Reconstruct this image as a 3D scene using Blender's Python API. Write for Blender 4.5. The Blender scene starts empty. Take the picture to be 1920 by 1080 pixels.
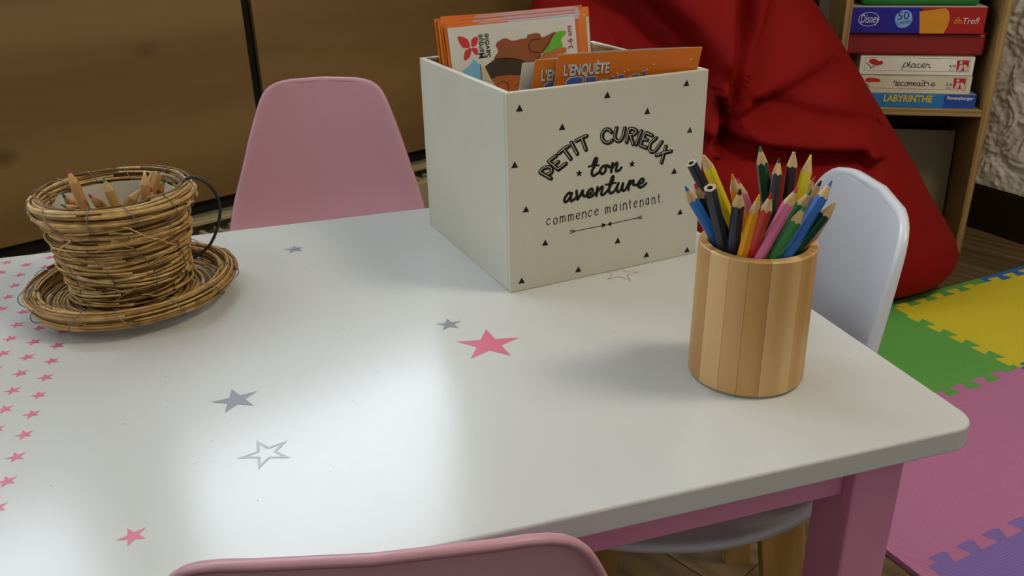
import bpy, bmesh, math, random
from mathutils import Vector, Matrix, noise
R = math.radians
S = bpy.context.scene
col = S.collection
random.seed(7)

# ------------------------------------------------------------------ camera
cam = bpy.data.cameras.new('camera'); cam.lens = 30.18; cam.sensor_width = 36; cam.clip_start = .02
co = bpy.data.objects.new('camera', cam); col.objects.link(co); S.camera = co
PITCH, ROLL = R(24.288), R(-1.2707)
f_ = Vector((0, math.cos(PITCH), -math.sin(PITCH))); r_ = Vector((1, 0, 0)); u_ = r_.cross(f_)
rr = math.cos(ROLL)*r_ + math.sin(ROLL)*u_; uu = -math.sin(ROLL)*r_ + math.cos(ROLL)*u_
co.matrix_world = Matrix(((rr.x, uu.x, -f_.x, 0), (rr.y, uu.y, -f_.y, 0), (rr.z, uu.z, -f_.z, .89), (0, 0, 0, 1)))

# ------------------------------------------------------------------ world, lights, exposure
W = bpy.data.worlds.new('world'); S.world = W; W.use_nodes = True
W.node_tree.nodes['Background'].inputs[0].default_value = (1.0, .965, .90, 1)
W.node_tree.nodes['Background'].inputs[1].default_value = .42
S.view_settings.view_transform = 'Standard'; S.view_settings.look = 'None'
S.view_settings.gamma = 1; S.view_settings.use_curve_mapping = False
S.view_settings.exposure = 0.0
S.cycles.use_denoising = True
S.cycles.max_bounces = 6
# frame of the wood-panelled wall: u along it, n out of the room
WO = Vector((-.25, 2.44, 0)); WU = Vector((math.cos(R(41)), math.sin(R(41)), 0)); WN = Vector((-WU.y, WU.x, 0))
def area(name, loc, aim, sx, sy, power, color, spread=180):
    l = bpy.data.lights.new(name, 'AREA'); l.shape = 'RECTANGLE'; l.size = sx; l.size_y = sy; l.energy = power; l.color = color
    l.spread = R(spread)
    o = bpy.data.objects.new(name, l); col.objects.link(o); o.location = loc
    d = Vector(aim) - Vector(loc); o.rotation_euler = d.to_track_quat('-Z', 'Y').to_euler(); return o
WINS = [(-.86, .12, 1.42, 2.35), (-2.05, -1.06, 1.42, 2.35)]
for i, (a, b, z0, z1) in enumerate(WINS):
    c = WO + WU*((a+b)/2) + WN*.10 + Vector((0, 0, (z0+z1)/2))
    area('window_daylight', c, c - WN, b-a, z1-z0, 27, (.78, .89, 1.0))
area('side_window_daylight', (-2.3, .3, 1.5), (0, .8, .6), 1.2, 1.2, 16, (.80, .88, 1.0))
area('ceiling_lamp', (1.3, .6, 2.4), (.6, 1.0, .4), .5, .5, 22, (1.0, .90, .72))

# ------------------------------------------------------------------ materials
def lin(c):
    c = c.lstrip('#'); v = [int(c[i:i+2], 16)/255 for i in (0, 2, 4)]
    return tuple(x/12.92 if x <= .04045 else ((x+.055)/1.055)**2.4 for x in v) + (1,)
def mat(name, color, rough=.5, var=.06, scale=20, bump=0, bscale=200, spec=.5, sheen=0, stretch=None, coat=0, metal=0, color2=None):
    m = bpy.data.materials.new(name); m.use_nodes = True; nt = m.node_tree; n = nt.nodes; L = nt.links
    p = n['Principled BSDF']; p.inputs['Roughness'].default_value = rough; p.inputs['Specular IOR Level'].default_value = spec
    p.inputs['Metallic'].default_value = metal
    if sheen: p.inputs['Sheen Weight'].default_value = sheen
    if coat: p.inputs['Coat Weight'].default_value = coat; p.inputs['Coat Roughness'].default_value = .12
    c = lin(color) if isinstance(color, str) else tuple(color) + (1,)
    c2 = lin(color2) if color2 else tuple(x*(1-var*3) for x in c[:3]) + (1,)
    tc = n.new('ShaderNodeTexCoord'); mp = n.new('ShaderNodeMapping'); L.new(tc.outputs['Object'], mp.inputs[0])
    if stretch: mp.inputs['Scale'].default_value = stretch
    nz = n.new('ShaderNodeTexNoise'); nz.inputs['Scale'].default_value = scale; nz.inputs['Detail'].default_value = 4
    L.new(mp.outputs[0], nz.inputs['Vector'])
    cr = n.new('ShaderNodeValToRGB'); cr.color_ramp.elements[0].position = .3; cr.color_ramp.elements[1].position = .75
    cr.color_ramp.elements[0].color = c2; cr.color_ramp.elements[1].color = c
    L.new(nz.outputs['Fac'], cr.inputs[0]); L.new(cr.outputs[0], p.inputs['Base Color'])
    if bump:
        b = n.new('ShaderNodeBump'); b.inputs['Strength'].default_value = bump; b.inputs['Distance'].default_value = .002
        nb = n.new('ShaderNodeTexNoise'); nb.inputs['Scale'].default_value = bscale; nb.inputs['Detail'].default_value = 3
        L.new(mp.outputs[0], nb.inputs['Vector']); L.new(nb.outputs['Fac'], b.inputs['Height']); L.new(b.outputs[0], p.inputs['Normal'])
    return m
def wood(name, ca, cb, axis=2, ring=40, rough=.45, knots=False, dist=3, grain=12, coat=0, off=0):
    """long-grained wood: noise stretched along `axis` plus a warped ring wave; optional knots"""
    m = bpy.data.materials.new(name); m.use_nodes = True; nt = m.node_tree; n = nt.nodes; L = nt.links
    p = n['Principled BSDF']; p.inputs['Roughness'].default_value = rough
    tc = n.new('ShaderNodeTexCoord'); mp = n.new('ShaderNodeMapping'); L.new(tc.outputs['Object'], mp.inputs[0])
    sc = [1, 1, 1]; sc[axis] = .12; mp.inputs['Scale'].default_value = sc; mp.inputs['Location'].default_value = (off, off*.7, off*.3)
    wv = n.new('ShaderNodeTexWave'); wv.wave_type = 'RINGS'; wv.rings_direction = 'XYZ'[axis]
    wv.inputs['Scale'].default_value = ring; wv.inputs['Distortion'].default_value = dist; wv.inputs['Detail'].default_value = 3; wv.inputs['Detail Scale'].default_value = 2
    L.new(mp.outputs[0], wv.inputs['Vector'])
    nz = n.new('ShaderNodeTexNoise'); nz.inputs['Scale'].default_value = grain*14; nz.inputs['Detail'].default_value = 5; L.new(mp.outputs[0], nz.inputs['Vector'])
    n2 = n.new('ShaderNodeTexNoise'); n2.inputs['Scale'].default_value = grain*.35; n2.inputs['Detail'].default_value = 2; L.new(tc.outputs['Object'], n2.inputs['Vector'])
    a = n.new('ShaderNodeMath'); a.operation = 'MULTIPLY_ADD'; L.new(wv.outputs['Fac'], a.inputs[0]); a.inputs[1].default_value = .45; 
    b = n.new('ShaderNodeMath'); b.operation = 'MULTIPLY_ADD'; L.new(nz.outputs['Fac'], b.inputs[0]); b.inputs[1].default_value = .5
    c = n.new('ShaderNodeMath'); c.operation = 'MULTIPLY'; L.new(n2.outputs['Fac'], c.inputs[0]); c.inputs[1].default_value = .5
    L.new(c.outputs[0], b.inputs[2]); L.new(b.outputs[0], a.inputs[2])
    cr = n.new('ShaderNodeValToRGB'); cr.color_ramp.elements[0].position = .35; cr.color_ramp.elements[1].position = .95
    cr.color_ramp.elements[0].color = lin(cb); cr.color_ramp.elements[1].color = lin(ca)
    L.new(a.outputs[0], cr.inputs[0]); last = cr.outputs[0]
    if knots:
        mk = n.new('ShaderNodeMapping'); L.new(tc.outputs['Object'], mk.inputs[0]); s2 = [1, 1, 1]; s2[axis] = .6; mk.inputs['Scale'].default_value = s2
        vo = n.new('ShaderNodeTexVoronoi'); vo.inputs['Scale'].default_value = knots; L.new(mk.outputs[0], vo.inputs['Vector'])
        kr = n.new('ShaderNodeValToRGB'); kr.color_ramp.elements[0].position = .02; kr.color_ramp.elements[1].position = .16
        kr.color_ramp.elements[0].color = (.45, .38, .32, 1); kr.color_ramp.elements[1].color = (1, 1, 1, 1)
        L.new(vo.outputs['Distance'], kr.inputs[0])
        mx = n.new('ShaderNodeMix'); mx.data_type = 'RGBA'; mx.blend_type = 'MULTIPLY'; mx.inputs[0].default_value = 1
        L.new(last, mx.inputs[6]); L.new(kr.outputs[0], mx.inputs[7]); last = mx.outputs[2]
    L.new(last, p.inputs['Base Color'])
    if coat: p.inputs['Coat Weight'].default_value = coat
    bp = n.new('ShaderNodeBump'); bp.inputs['Strength'].default_value = .12; bp.inputs['Distance'].default_value = .001
    L.new(nz.outputs['Fac'], bp.inputs['Height']); L.new(bp.outputs[0], p.inputs['Normal'])
    return m
_fl = {}
def flat(color, rough=.55):
    k = (color, rough)
    if k not in _fl: _fl[k] = mat('print_' + color.strip('#'), color, rough, var=.02, scale=60, spec=.3)
    return _fl[k]

# ------------------------------------------------------------------ mesh helpers
class MB:
    def __init__(s): s.v = []; s.f = []
    def add(s, vs, fs):
        o = len(s.v); s.v += [tuple(v) for v in vs]; s.f += [[i+o for i in f] for f in fs]
    def box(s, lo, hi, M=None):
        x0, y0, z0 = lo; x1, y1, z1 = hi
        vs = [Vector(p) for p in ((x0,y0,z0),(x1,y0,z0),(x1,y1,z0),(x0,y1,z0),(x0,y0,z1),(x1,y0,z1),(x1,y1,z1),(x0,y1,z1))]
        if M: vs = [M @ v for v in vs]
        s.add(vs, [(0,3,2,1),(4,5,6,7),(0,1,5,4),(1,2,6,5),(2,3,7,6),(3,0,4,7)])
    def tube(s, pts, rad, n=8, cap=True):
        pts = [Vector(p) for p in pts]; rings = []; up = None
        for i, p in enumerate(pts):
            t = (pts[min(i+1, len(pts)-1)] - pts[max(i-1, 0)]).normalized()
            if up is None: up = t.orthogonal().normalized()
            up = (up - t*up.dot(t)).normalized(); b = t.cross(up)
            r = rad[i] if hasattr(rad, '__len__') else rad
            rings.append([p + (up*math.cos(2*math.pi*k/n) + b*math.sin(2*math.pi*k/n))*r for k in range(n)])
        vs = [v for g in rings for v in g]; fs = []
        for i in range(len(pts)-1):
            for k in range(n):
                k2 = (k+1) % n; fs.append((i*n+k, i*n+k2, (i+1)*n+k2, (i+1)*n+k))
        if cap: fs.append(tuple(range(n-1, -1, -1))); fs.append(tuple((len(pts)-1)*n+k for k in range(n)))
        s.add(vs, fs)
    def prism(s, loop, z0, z1, M=None):
        n = len(loop); vs = [Vector((x, y, z0)) for x, y in loop] + [Vector((x, y, z1)) for x, y in loop]
        if M: vs = [M @ v for v in vs]
        s.add(vs, [tuple(range(n-1, -1, -1)), tuple(range(n, 2*n))] + [(i, (i+1) % n, n+(i+1) % n, n+i) for i in range(n)])
    def grid(s, rows, close=False):
        n = len(rows[0]); vs = [v for r in rows for v in r]; fs = []
        for i in range(len(rows)-1):
            for k in range(n if close else n-1):
                k2 = (k+1) % n; fs.append((i*n+k, i*n+k2, (i+1)*n+k2, (i+1)*n+k))
        s.add(vs, fs)
    def build(s, name, m, parent=None, bevel=0, smooth=False, seg=2, kind=None):
        me = bpy.data.meshes.new(name); me.from_pydata([tuple(v) for v in s.v], [], s.f); me.materials.append(m)
        bm = bmesh.new(); bm.from_mesh(me); bmesh.ops.recalc_face_normals(bm, faces=bm.faces); bm.to_mesh(me); bm.free()
        if smooth:
            for p in me.polygons: p.use_smooth = True
        o = bpy.data.objects.new(name, me); col.objects.link(o)
        if parent: o.parent = parent
        if bevel:
            b = o.modifiers.new('bevel', 'BEVEL'); b.width = bevel; b.segments = seg; b.limit_method = 'ANGLE'; b.angle_limit = R(40)
        if kind: o['kind'] = kind
        return o
def tag(o, label, cat, group=None):
    o['label'] = label; o['category'] = cat
    if group: o['group'] = group
    return o
def empty(name, loc=(0, 0, 0), rz=0, M=None):
    o = bpy.data.objects.new(name, None); col.objects.link(o); o.empty_display_size = .05
    if M is not None: o.matrix_world = M
    else: o.location = loc; o.rotation_euler = (0, 0, rz)
    return o
def onebox(name, lo, hi, m, parent=None, bevel=.001, M=None):
    b = MB(); b.box(lo, hi, M); return b.build(name, m, parent, bevel)
def rrect(x0, y0, x1, y1, r, n=6):
    out = []
    for cx, cy, a in ((x1-r, y0+r, -90), (x1-r, y1-r, 0), (x0+r, y1-r, 90), (x0+r, y0+r, 180)):
        for k in range(n+1):
            t = R(a + 90*k/n); out.append((cx + r*math.cos(t), cy + r*math.sin(t)))
    return out
def smooth_line(pts, sub=5, closed=False):
    if len(pts) < 3: return [Vector(p) for p in pts]
    P = [Vector(p) for p in pts]; out = []; n = len(P)
    for i in range(n if closed else n-1):
        g = (lambda k: P[k % n]) if closed else (lambda k: P[max(0, min(n-1, k))])
        a, b, c, d = g(i-1), g(i), g(i+1), g(i+2)
        for k in range(sub):
            t = k/sub; out.append(.5*((2*b) + (c-a)*t + (2*a-5*b+4*c-d)*t*t + (3*b-a-3*c+d)*t**3))
    if not closed: out.append(P[-1])
    return out
# flat print: strokes and shapes on a plane given by origin o, axes ex, ey and normal n
class Plane:
    def __init__(s, o, ex, ey, n=None): s.o = Vector(o); s.ex = Vector(ex); s.ey = Vector(ey); s.n = Vector(n) if n else s.ex.cross(s.ey)
    def at(s, x, y, h=0): return s.o + s.ex*x + s.ey*y + s.n*h
def stroke(mb, pl, pts, w, h, smooth=True):
    P = smooth_line(pts, 5) if smooth else [Vector(p) for p in pts]
    if len(P) < 2: return
    Lf, Rt = [], []
    for i, p in enumerate(P):
        t = (P[min(i+1, len(P)-1)] - P[max(i-1, 0)]); t = t.normalized() if t.length > 1e-9 else Vector((1, 0)); q = Vector((-t.y, t.x))*w/2
        Lf.append(p+q); Rt.append(p-q)
    for i in range(len(P)-1):
        mb.add([pl.at(*Lf[i], h), pl.at(*Rt[i], h), pl.at(*Rt[i+1], h), pl.at(*Lf[i+1], h)], [(0, 1, 2, 3)])
    for p in (P[0], P[-1]):
        mb.add([pl.at(p.x + w/2*math.cos(k*.785), p.y + w/2*math.sin(k*.785), h+.00002) for k in range(8)], [tuple(range(8))])
def shape(mb, pl, pts, h, smooth=False):
    P = smooth_line(pts, 4, True) if smooth else pts
    mb.add([pl.at(p[0], p[1], h) for p in P], [tuple(range(len(P)))])
def star_pts(cx, cy, r, a0, inner=.382):
    return [(cx + (r if k % 2 == 0 else r*inner)*math.cos(a0 + k*math.pi/5), cy + (r if k % 2 == 0 else r*inner)*math.sin(a0 + k*math.pi/5)) for k in range(10)]
def text(name, s, pl, quad, m, parent, h=.0003, offset=.0, shear=0):
    """lettering as flat print: fitted between baseline start, baseline end and cap height point of the plane"""
    a, b, t = [Vector(q) for q in quad]
    cu = bpy.data.curves.new('lettering', 'FONT'); cu.body = s; cu.offset = offset; cu.shear = shear; cu.resolution_u = 4
    o = bpy.data.objects.new('tmp', cu); col.objects.link(o); me = bpy.data.meshes.new_from_object(o); bpy.data.objects.remove(o)
    xs = [v.co.x for v in me.vertices]; x0, x1 = min(xs), max(xs)
    desc = any(c in s for c in 'yqgp') and s not in ('placer',)
    ys = [v.co.y for v in me.vertices]; y0, y1 = 0, max(ys)
    e = b - a; w = e.length; e = e/w; up = t - a; up = up - e*up.dot(e); k = up.length; up = up/k
    for v in me.vertices:
        q = a + e*((v.co.x-x0)/(x1-x0)*w) + up*((v.co.y-y0)/(y1-y0)*k)
        v.co = pl.at(q.x, q.y, h)
    me.materials.clear(); me.materials.append(m)
    ob = bpy.data.objects.new(name, me); col.objects.link(ob); ob.parent = parent; return ob
D = {'big':[[[.0353,.128],[.0477,.1198]],[[.0353,.128],[.0385,.1314],[.0441,.1324],[.0485,.1299],[.0477,.1257],[.0437,.1248]],[[.0453,.138],[.0561,.1281]],[[.0453,.138],[.0537,.143]],[[.0513,.1332],[.0561,.1361]],[[.0561,.1281],[.065,.133]],[[.0569,.145],[.0625,.1486],[.0681,.1507]],[[.0625,.1486],[.0706,.1373]],[[.0713,.1543],[.0746,.1477],[.0783,.1414]],[[.0769,.1553],[.0834,.1574],[.0891,.1588]],[[.0834,.1574],[.0885,.1444]],[[.1186,.159],[.1162,.1617],[.1128,.1627],[.1091,.1609],[.1076,.1564],[.109,.1515],[.1136,.1485],[.117,.1486],[.1199,.1501]],[[.125,.1626],[.1233,.1544],[.1254,.1494],[.1301,.1487],[.1334,.1531],[.1352,.1613]],[[.1414,.1598],[.1379,.1459]],[[.1414,.1598],[.1468,.1586],[.15,.1554],[.1471,.1532],[.1411,.1532]],[[.1424,.1527],[.1463,.1425]],[[.1561,.1554],[.1529,.1484],[.15,.1417]],[[.1619,.1528],[.1587,.1469],[.1551,.1402]],[[.1619,.1528],[.17,.1488]],[[.1591,.1465],[.164,.1448]],[[.1551,.1402],[.1631,.1364]],[[.1755,.1455],[.1691,.141],[.167,.1352],[.1701,.1309],[.1754,.1318],[.1791,.1359],[.1829,.1403]],[[.1886,.1346],[.1868,.128],[.184,.1172]],[[.1958,.1283],[.1868,.1276],[.1764,.1262]]],
'bigb':[[[.0365,.1272],[.0489,.1189]],[[.0365,.1272],[.0397,.1305],[.0453,.1315],[.0497,.1291],[.0489,.1248],[.0449,.1239]],[[.0465,.1372],[.0573,.1272]],[[.0465,.1372],[.0549,.1421]],[[.0525,.1323],[.0573,.1353]],[[.0573,.1272],[.0662,.1322]],[[.0581,.1442],[.0637,.1478],[.0693,.1499]],[[.0637,.1478],[.0718,.1365]],[[.0725,.1535],[.0758,.1469],[.0796,.1405]],[[.0782,.1545],[.0846,.1566],[.0903,.158]],[[.0846,.1566],[.0898,.1435]],[[.1199,.1582],[.1175,.1609],[.1141,.1618],[.1104,.1601],[.1088,.1556],[.1102,.1507],[.1149,.1476],[.1183,.1478],[.1212,.1492]],[[.1263,.1618],[.1246,.1536],[.1267,.1485],[.1314,.1479],[.1347,.1523],[.1365,.1605]],[[.1427,.159],[.1393,.145]],[[.1427,.159],[.1482,.1577],[.1513,.1546],[.1484,.1524],[.1424,.1524]],[[.1437,.1519],[.1476,.1417]],[[.1574,.1546],[.1543,.1475],[.1514,.1408]],[[.1632,.152],[.16,.146],[.1564,.1394]],[[.1632,.152],[.1713,.1479]],[[.1605,.1456],[.1654,.144]],[[.1564,.1394],[.1645,.1355]],[[.1768,.1446],[.1704,.1402],[.1684,.1344],[.1715,.13],[.1767,.131],[.1805,.135],[.1843,.1395]],[[.19,.1337],[.1882,.1271],[.1854,.1163]],[[.1972,.1274],[.1882,.1267],[.1778,.1253]]],
'script':[[[.0978,.1257],[.0994,.1302],[.1012,.1332],[.1028,.1323],[.1023,.1289],[.0999,.1244],[.0975,.1209],[.0969,.1172],[.0991,.1147],[.103,.1159],[.1073,.1185]],[[.1152,.1225],[.1112,.1234],[.1074,.1204],[.1077,.1165],[.1107,.1151],[.1137,.1179],[.1139,.1218],[.1155,.1233],[.1185,.1211]],[[.1221,.1248],[.1211,.1194],[.1207,.1153]],[[.1208,.1182],[.1247,.1228],[.1277,.1242],[.1277,.121],[.1265,.1173],[.1275,.1154],[.1308,.116],[.1333,.1183]],[[.0732,.0992],[.0696,.1002],[.0661,.0974],[.0642,.0931],[.066,.091],[.0693,.093],[.0726,.0976]],[[.0728,.0992],[.0715,.0939],[.0729,.0909],[.0761,.0925],[.0793,.0946]],[[.0787,.1012],[.0793,.0959],[.0801,.0915]],[[.0801,.0915],[.0832,.0953],[.0864,.1006],[.0861,.0961],[.089,.0937],[.0926,.0954]],[[.0922,.0951],[.0969,.096],[.0983,.0988],[.0965,.1005],[.0929,.0983],[.0915,.0943],[.0941,.0917],[.0985,.0928],[.1028,.0961]],[[.1042,.1011],[.1036,.0966],[.1032,.0917]],[[.1036,.0953],[.1074,.099],[.1103,.1008],[.11,.0969],[.1091,.0928],[.1117,.0917],[.116,.0947],[.1196,.0987]],[[.1188,.1008],[.1208,.1064],[.1225,.1104],[.1237,.1086],[.1224,.1042],[.1196,.0987],[.1188,.0942],[.1213,.092],[.1257,.0938],[.1299,.1004]],[[.1302,.1017],[.1284,.096],[.1301,.0918],[.1335,.0939],[.1364,.1014],[.1353,.0956],[.137,.092],[.1403,.0942],[.1443,.1015]],[[.1448,.1021],[.1437,.0963],[.1434,.0922]],[[.1439,.0969],[.1472,.1008],[.1494,.1014],[.1492,.0974],[.1527,.0962],[.1564,.097]],[[.1565,.0967],[.161,.0976],[.1624,.1004],[.16,.1019],[.1567,.0993],[.1554,.0951],[.1586,.0925],[.1627,.0937],[.1658,.0959]]],
'bars':[[[.0929,.1254],[.0992,.1255],[.1053,.125]],[[.1139,.1024],[.1209,.1025],[.1269,.1025]]],
'thin':[[[.0476,.0745],[.046,.0761],[.0437,.0745],[.0433,.0715],[.0448,.0696],[.0473,.0705]],[[.0537,.0756],[.0516,.0735],[.0517,.07],[.0537,.0685],[.0556,.0707],[.0556,.0742],[.0537,.0756]],[[.0594,.0689],[.0594,.0762]],[[.0594,.0744],[.0611,.0761],[.0622,.0748],[.0622,.0692]],[[.0622,.0744],[.064,.0761],[.0652,.0748],[.0652,.0693]],[[.0693,.0689],[.0692,.0763]],[[.0692,.0744],[.071,.0761],[.0721,.0748],[.0721,.0692]],[[.0721,.0744],[.0739,.0761],[.0751,.0748],[.0752,.0692]],[[.0789,.0729],[.0829,.0736],[.0826,.0756],[.081,.0762],[.0791,.0745],[.0789,.0716],[.0806,.0696],[.0832,.0706]],[[.0864,.0692],[.0863,.0764]],[[.0863,.0742],[.0885,.0764],[.0905,.075],[.0908,.0692]],[[.0978,.0752],[.0962,.0769],[.094,.0751],[.0936,.072],[.0952,.07],[.0976,.071]],[[.1015,.0735],[.1053,.0742],[.1051,.0762],[.1035,.0768],[.1017,.0751],[.1016,.0721],[.1032,.0701],[.1056,.0711]],[[.1151,.0697],[.1149,.077]],[[.115,.0752],[.1167,.0769],[.1177,.0756],[.1179,.0701]],[[.1177,.0752],[.1195,.0769],[.1207,.0756],[.1209,.0701]],[[.1285,.0769],[.1267,.0781],[.125,.075],[.1252,.0716],[.1267,.0705],[.1284,.0735],[.1287,.0781]],[[.1287,.0781],[.1289,.0705]],[[.1339,.0704],[.1336,.0773]],[[.1335,.0796],[.1335,.0798]],[[.1378,.0699],[.1375,.0777]],[[.1376,.0754],[.1395,.0777],[.1414,.0762],[.1418,.0699]],[[.1457,.0805],[.1461,.0722],[.1471,.0709]],[[.1446,.0775],[.1474,.0779]],[[.1512,.0743],[.1549,.0749],[.1546,.077],[.153,.0777],[.1514,.076],[.1513,.0729],[.1529,.0708],[.1553,.0719]],[[.1594,.0697],[.159,.0778]],[[.1591,.0754],[.1609,.0778],[.1627,.0762],[.1632,.0697]],[[.17,.0775],[.1683,.0786],[.1668,.0756],[.1669,.0723],[.1685,.0712],[.17,.0742],[.1702,.0786]],[[.1702,.0786],[.1706,.0712]],[[.175,.0706],[.1746,.0783]],[[.1747,.076],[.1765,.0783],[.1783,.0768],[.1789,.0706]],[[.1833,.081],[.1838,.0726],[.1849,.0713]],[[.1822,.0779],[.1851,.0783]],[[.1894,.0712],[.1895,.0712]]],
'arrow':[[[.0755,.0564],[.1122,.0567]],[[.1227,.0569],[.1581,.0578]],[[.0712,.0585],[.0733,.0564],[.0714,.0546]],[[.0731,.0586],[.0751,.0563],[.0735,.0547]],[[.0748,.0585],[.0768,.0564],[.0755,.0549]],[[.1585,.0589],[.157,.0578],[.159,.0558]],[[.1606,.0592],[.1587,.0579],[.1608,.0558]],[[.1626,.0595],[.1605,.0578],[.1626,.056]]],
'heads':[[[.1106,.0598],[.1111,.0542],[.117,.0568]],[[.1172,.0568],[.1226,.0597],[.123,.0542]]],
'tri':[[.0138,.1946],[.1135,.1968],[.2115,.1987],[.1632,.1744],[.0613,.1703],[.2197,.1474],[.0074,.1387],[.2023,.1037],[.0192,.0899],[.2138,.0542],[.0413,.049],[.1317,.0346],[.1708,.0104],[.2271,.0055],[.0819,.0101],[.0129,.0112]],
'dots':[[.0817,.1197],[.1467,.1204]],
'planes':{'A':[[.05167,.87987,.74803],[.95031,.31057,-.02151],[.07473,-.16048,.98421],.1699],
'B':[[.02865,.88008,.74326],[.95031,.31057,-.02151],[.07473,-.16048,.98421],.1699],
'C':[[.01583,.8851,.73953],[.95031,.31057,-.02151],[.07473,-.16048,.98421],.1699],
'D':[[-.06591,.98037,.76321],[.90476,.42576,.0117],[-.08746,.15884,.98342],.1602],
'Z':[[-.07535,1.03892,.76891],[.90479,.42578,-.0083],[-.06968,.16725,.98345],.1989]},
'dec_D':[["red",[[.01059,-.01013],[.01739,-.01122],[.02232,-.01455],[.02397,-.02239],[.01586,-.02258],[.01226,-.01745]]],["red",[[.03446,-.01277],[.02844,-.01319],[.02599,-.01777],[.02667,-.02245],[.0326,-.02031]]],["red",[[.02507,-.02394],[.01814,-.02568],[.01591,-.03029],[.01565,-.03625],[.02226,-.03285]]],["red",[[.02592,-.02402],[.0323,-.02512],[.03203,-.03139],[.02794,-.02934]]],["brown",[[.05208,-.03828],[.05751,-.03048],[.05561,-.02345],[.05884,-.01985],[.06813,-.0168],[.07666,-.02052],[.08696,-.0195],[.09497,-.01925],[.09769,-.01554],[.11152,-.01529],[.1156,-.02013],[.12886,-.01634],[.13351,-.01675],[.12269,-.02978],[.11487,-.03706],[.1113,-.03771],[.11085,-.04168],[.10327,-.04695],[.08846,-.04543],[.06878,-.03897]]],["dark",[[.03901,-.04528],[.05202,-.03876],[.06656,-.03875],[.07984,-.04107],[.09073,-.04566],[.08809,-.04659],[.08387,-.05998],[.0665,-.0576],[.053,-.05762],[.0459,-.06081]]],["face",[[.04605,-.06133],[.05297,-.05782],[.06648,-.05779],[.08385,-.06018],[.08149,-.08498],[.06342,-.08283],[.05337,-.07261]]],["green",[[.13351,-.01675],[.14543,-.0158],[.14629,-.01889],[.13967,-.02533],[.14116,-.03354],[.1304,-.03453],[.12181,-.03773],[.11487,-.03706],[.12269,-.02978]]],["tan",[[.11484,-.03725],[.13034,-.03503],[.14588,-.03399],[.14525,-.04002],[.13544,-.04261],[.12525,-.04919],[.10672,-.0473],[.11085,-.04168]]],["sky",[[.01094,-.04721],[.01958,-.04325],[.02596,-.03613],[.03383,-.04278],[.03345,-.05845],[.03203,-.0652]]],["cream",[[.03559,-.04443],[.03901,-.04528],[.04552,-.06375],[.03421,-.05854]]]],
'lin_D':[[[.11194,-.02179],[.10211,-.02188],[.09677,-.02833],[.10007,-.03461],[.11141,-.03672]],[[.13002,-.01644],[.12037,-.02956],[.10453,-.04607]],[[.03389,-.0423],[.03333,-.05942]],[[.05208,-.03828],[.06656,-.03875],[.07984,-.04107],[.09073,-.04566]],[[.05177,-.06743],[.0578,-.06412],[.06436,-.06585],[.06599,-.07105],[.06439,-.07488]],[[.07454,-.07101],[.07766,-.06885],[.08004,-.06811]]],
'txt_D':[["Marque",[[.04023,-.03581],[.04049,-.00995],[.03267,-.03486]],"black"],["Savoie",[[.04772,-.03588],[.04796,-.00974],[.04031,-.03514]],"black"],["3-6 ans",[[.15486,-.03637],[.15401,-.01001],[.14844,-.03576]],"crimson"]],
'txt_A':[["L'ENQUÊTE",[[.00723,-.02188],[.05811,-.02166],[.00856,-.00736]],"white"]],
'dec_A':[["blue",[[.01148,-.03166],[.01217,-.02745],[.01576,-.0247],[.02233,-.02414],[.02794,-.02468],[.02936,-.02743],[.02882,-.03274],[.02389,-.03889]]],["blue",[[.03271,-.0255],[.04025,-.02488],[.04344,-.02529],[.04513,-.02999],[.04603,-.04032],[.03429,-.03956]]],["blue",[[.04877,-.03021],[.05199,-.0288],[.05711,-.02889],[.05898,-.03897],[.04977,-.03838]]],["blue",[[.06076,-.02631],[.06475,-.02633],[.06658,-.03837],[.0623,-.03809]]],["blue",[[.0684,-.02547],[.07537,-.02459],[.07702,-.03793],[.07003,-.03749]]],["blue",[[.08276,-.02794],[.08594,-.02596],[.09279,-.02528],[.09488,-.03906],[.08428,-.03839]]],["blue",[[.09706,-.02282],[.10017,-.02192],[.10189,-.0373],[.0988,-.03711]]]],
'dot_A':[[.10868,-.01539],[.07984,-.01969],[.07573,-.02139],[.06768,-.02275],[.10132,-.02037],[.16456,-.0097],[.16002,-.0111],[.15813,-.01556],[.15179,-.01197]],
'dot_Z':[[.18582,-.01126],[.19044,-.00941],[.18475,-.01652]],
'bookF':[1.21117,2.1377,0],
't_puz':[["Disney",[[-.33522,.59312],[-.29137,.59391],[-.33743,.61307]],"white"],["50",[[-.24874,.60037],[-.22263,.60274],[-.25157,.6187]],"navy"],["GAMES",[[-.25013,.58787],[-.21556,.59288],[-.25127,.59525]],"navy"],["Trefl",[[-.09758,.59124],[-.06015,.59228],[-.09892,.60606]],"white"]],
'c_puz':[[-.31625,.60177],[-.23447,.60269]],
'p_puz':[["gold",[[-.19225,.56801],[-.20079,.62024],[-.142,.62874],[-.13394,.62125],[-.12855,.60594],[-.13052,.58628],[-.13693,.56842]]]],
'r_puz':[[-.1947,.6197],[-.04253,.56996]],
'clov':[[-.10971,.60322],[-.11331,.59621],[-.10334,.59626]],
't_pl':[["4/8",[[-.11081,.48637],[-.09462,.48568],[-.1121,.49374]],"ink"],["ans",[[-.10857,.47862],[-.09798,.47804],[-.10909,.48158]],"ink"]],
't_re':[["3/6",[[-.11019,.44066],[-.09387,.44003],[-.11149,.44815]],"ink"],["ans",[[-.10781,.43411],[-.09769,.43374],[-.10833,.43711]],"ink"]],
't_la':[["LABYRINTHE",[[-.25199,.39897],[-.13543,.39834],[-.2545,.41589]],"yellow"],["Ravensburger",[[-.10073,.40676],[-.03818,.40625],[-.10216,.41491]],"white"]],
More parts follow.
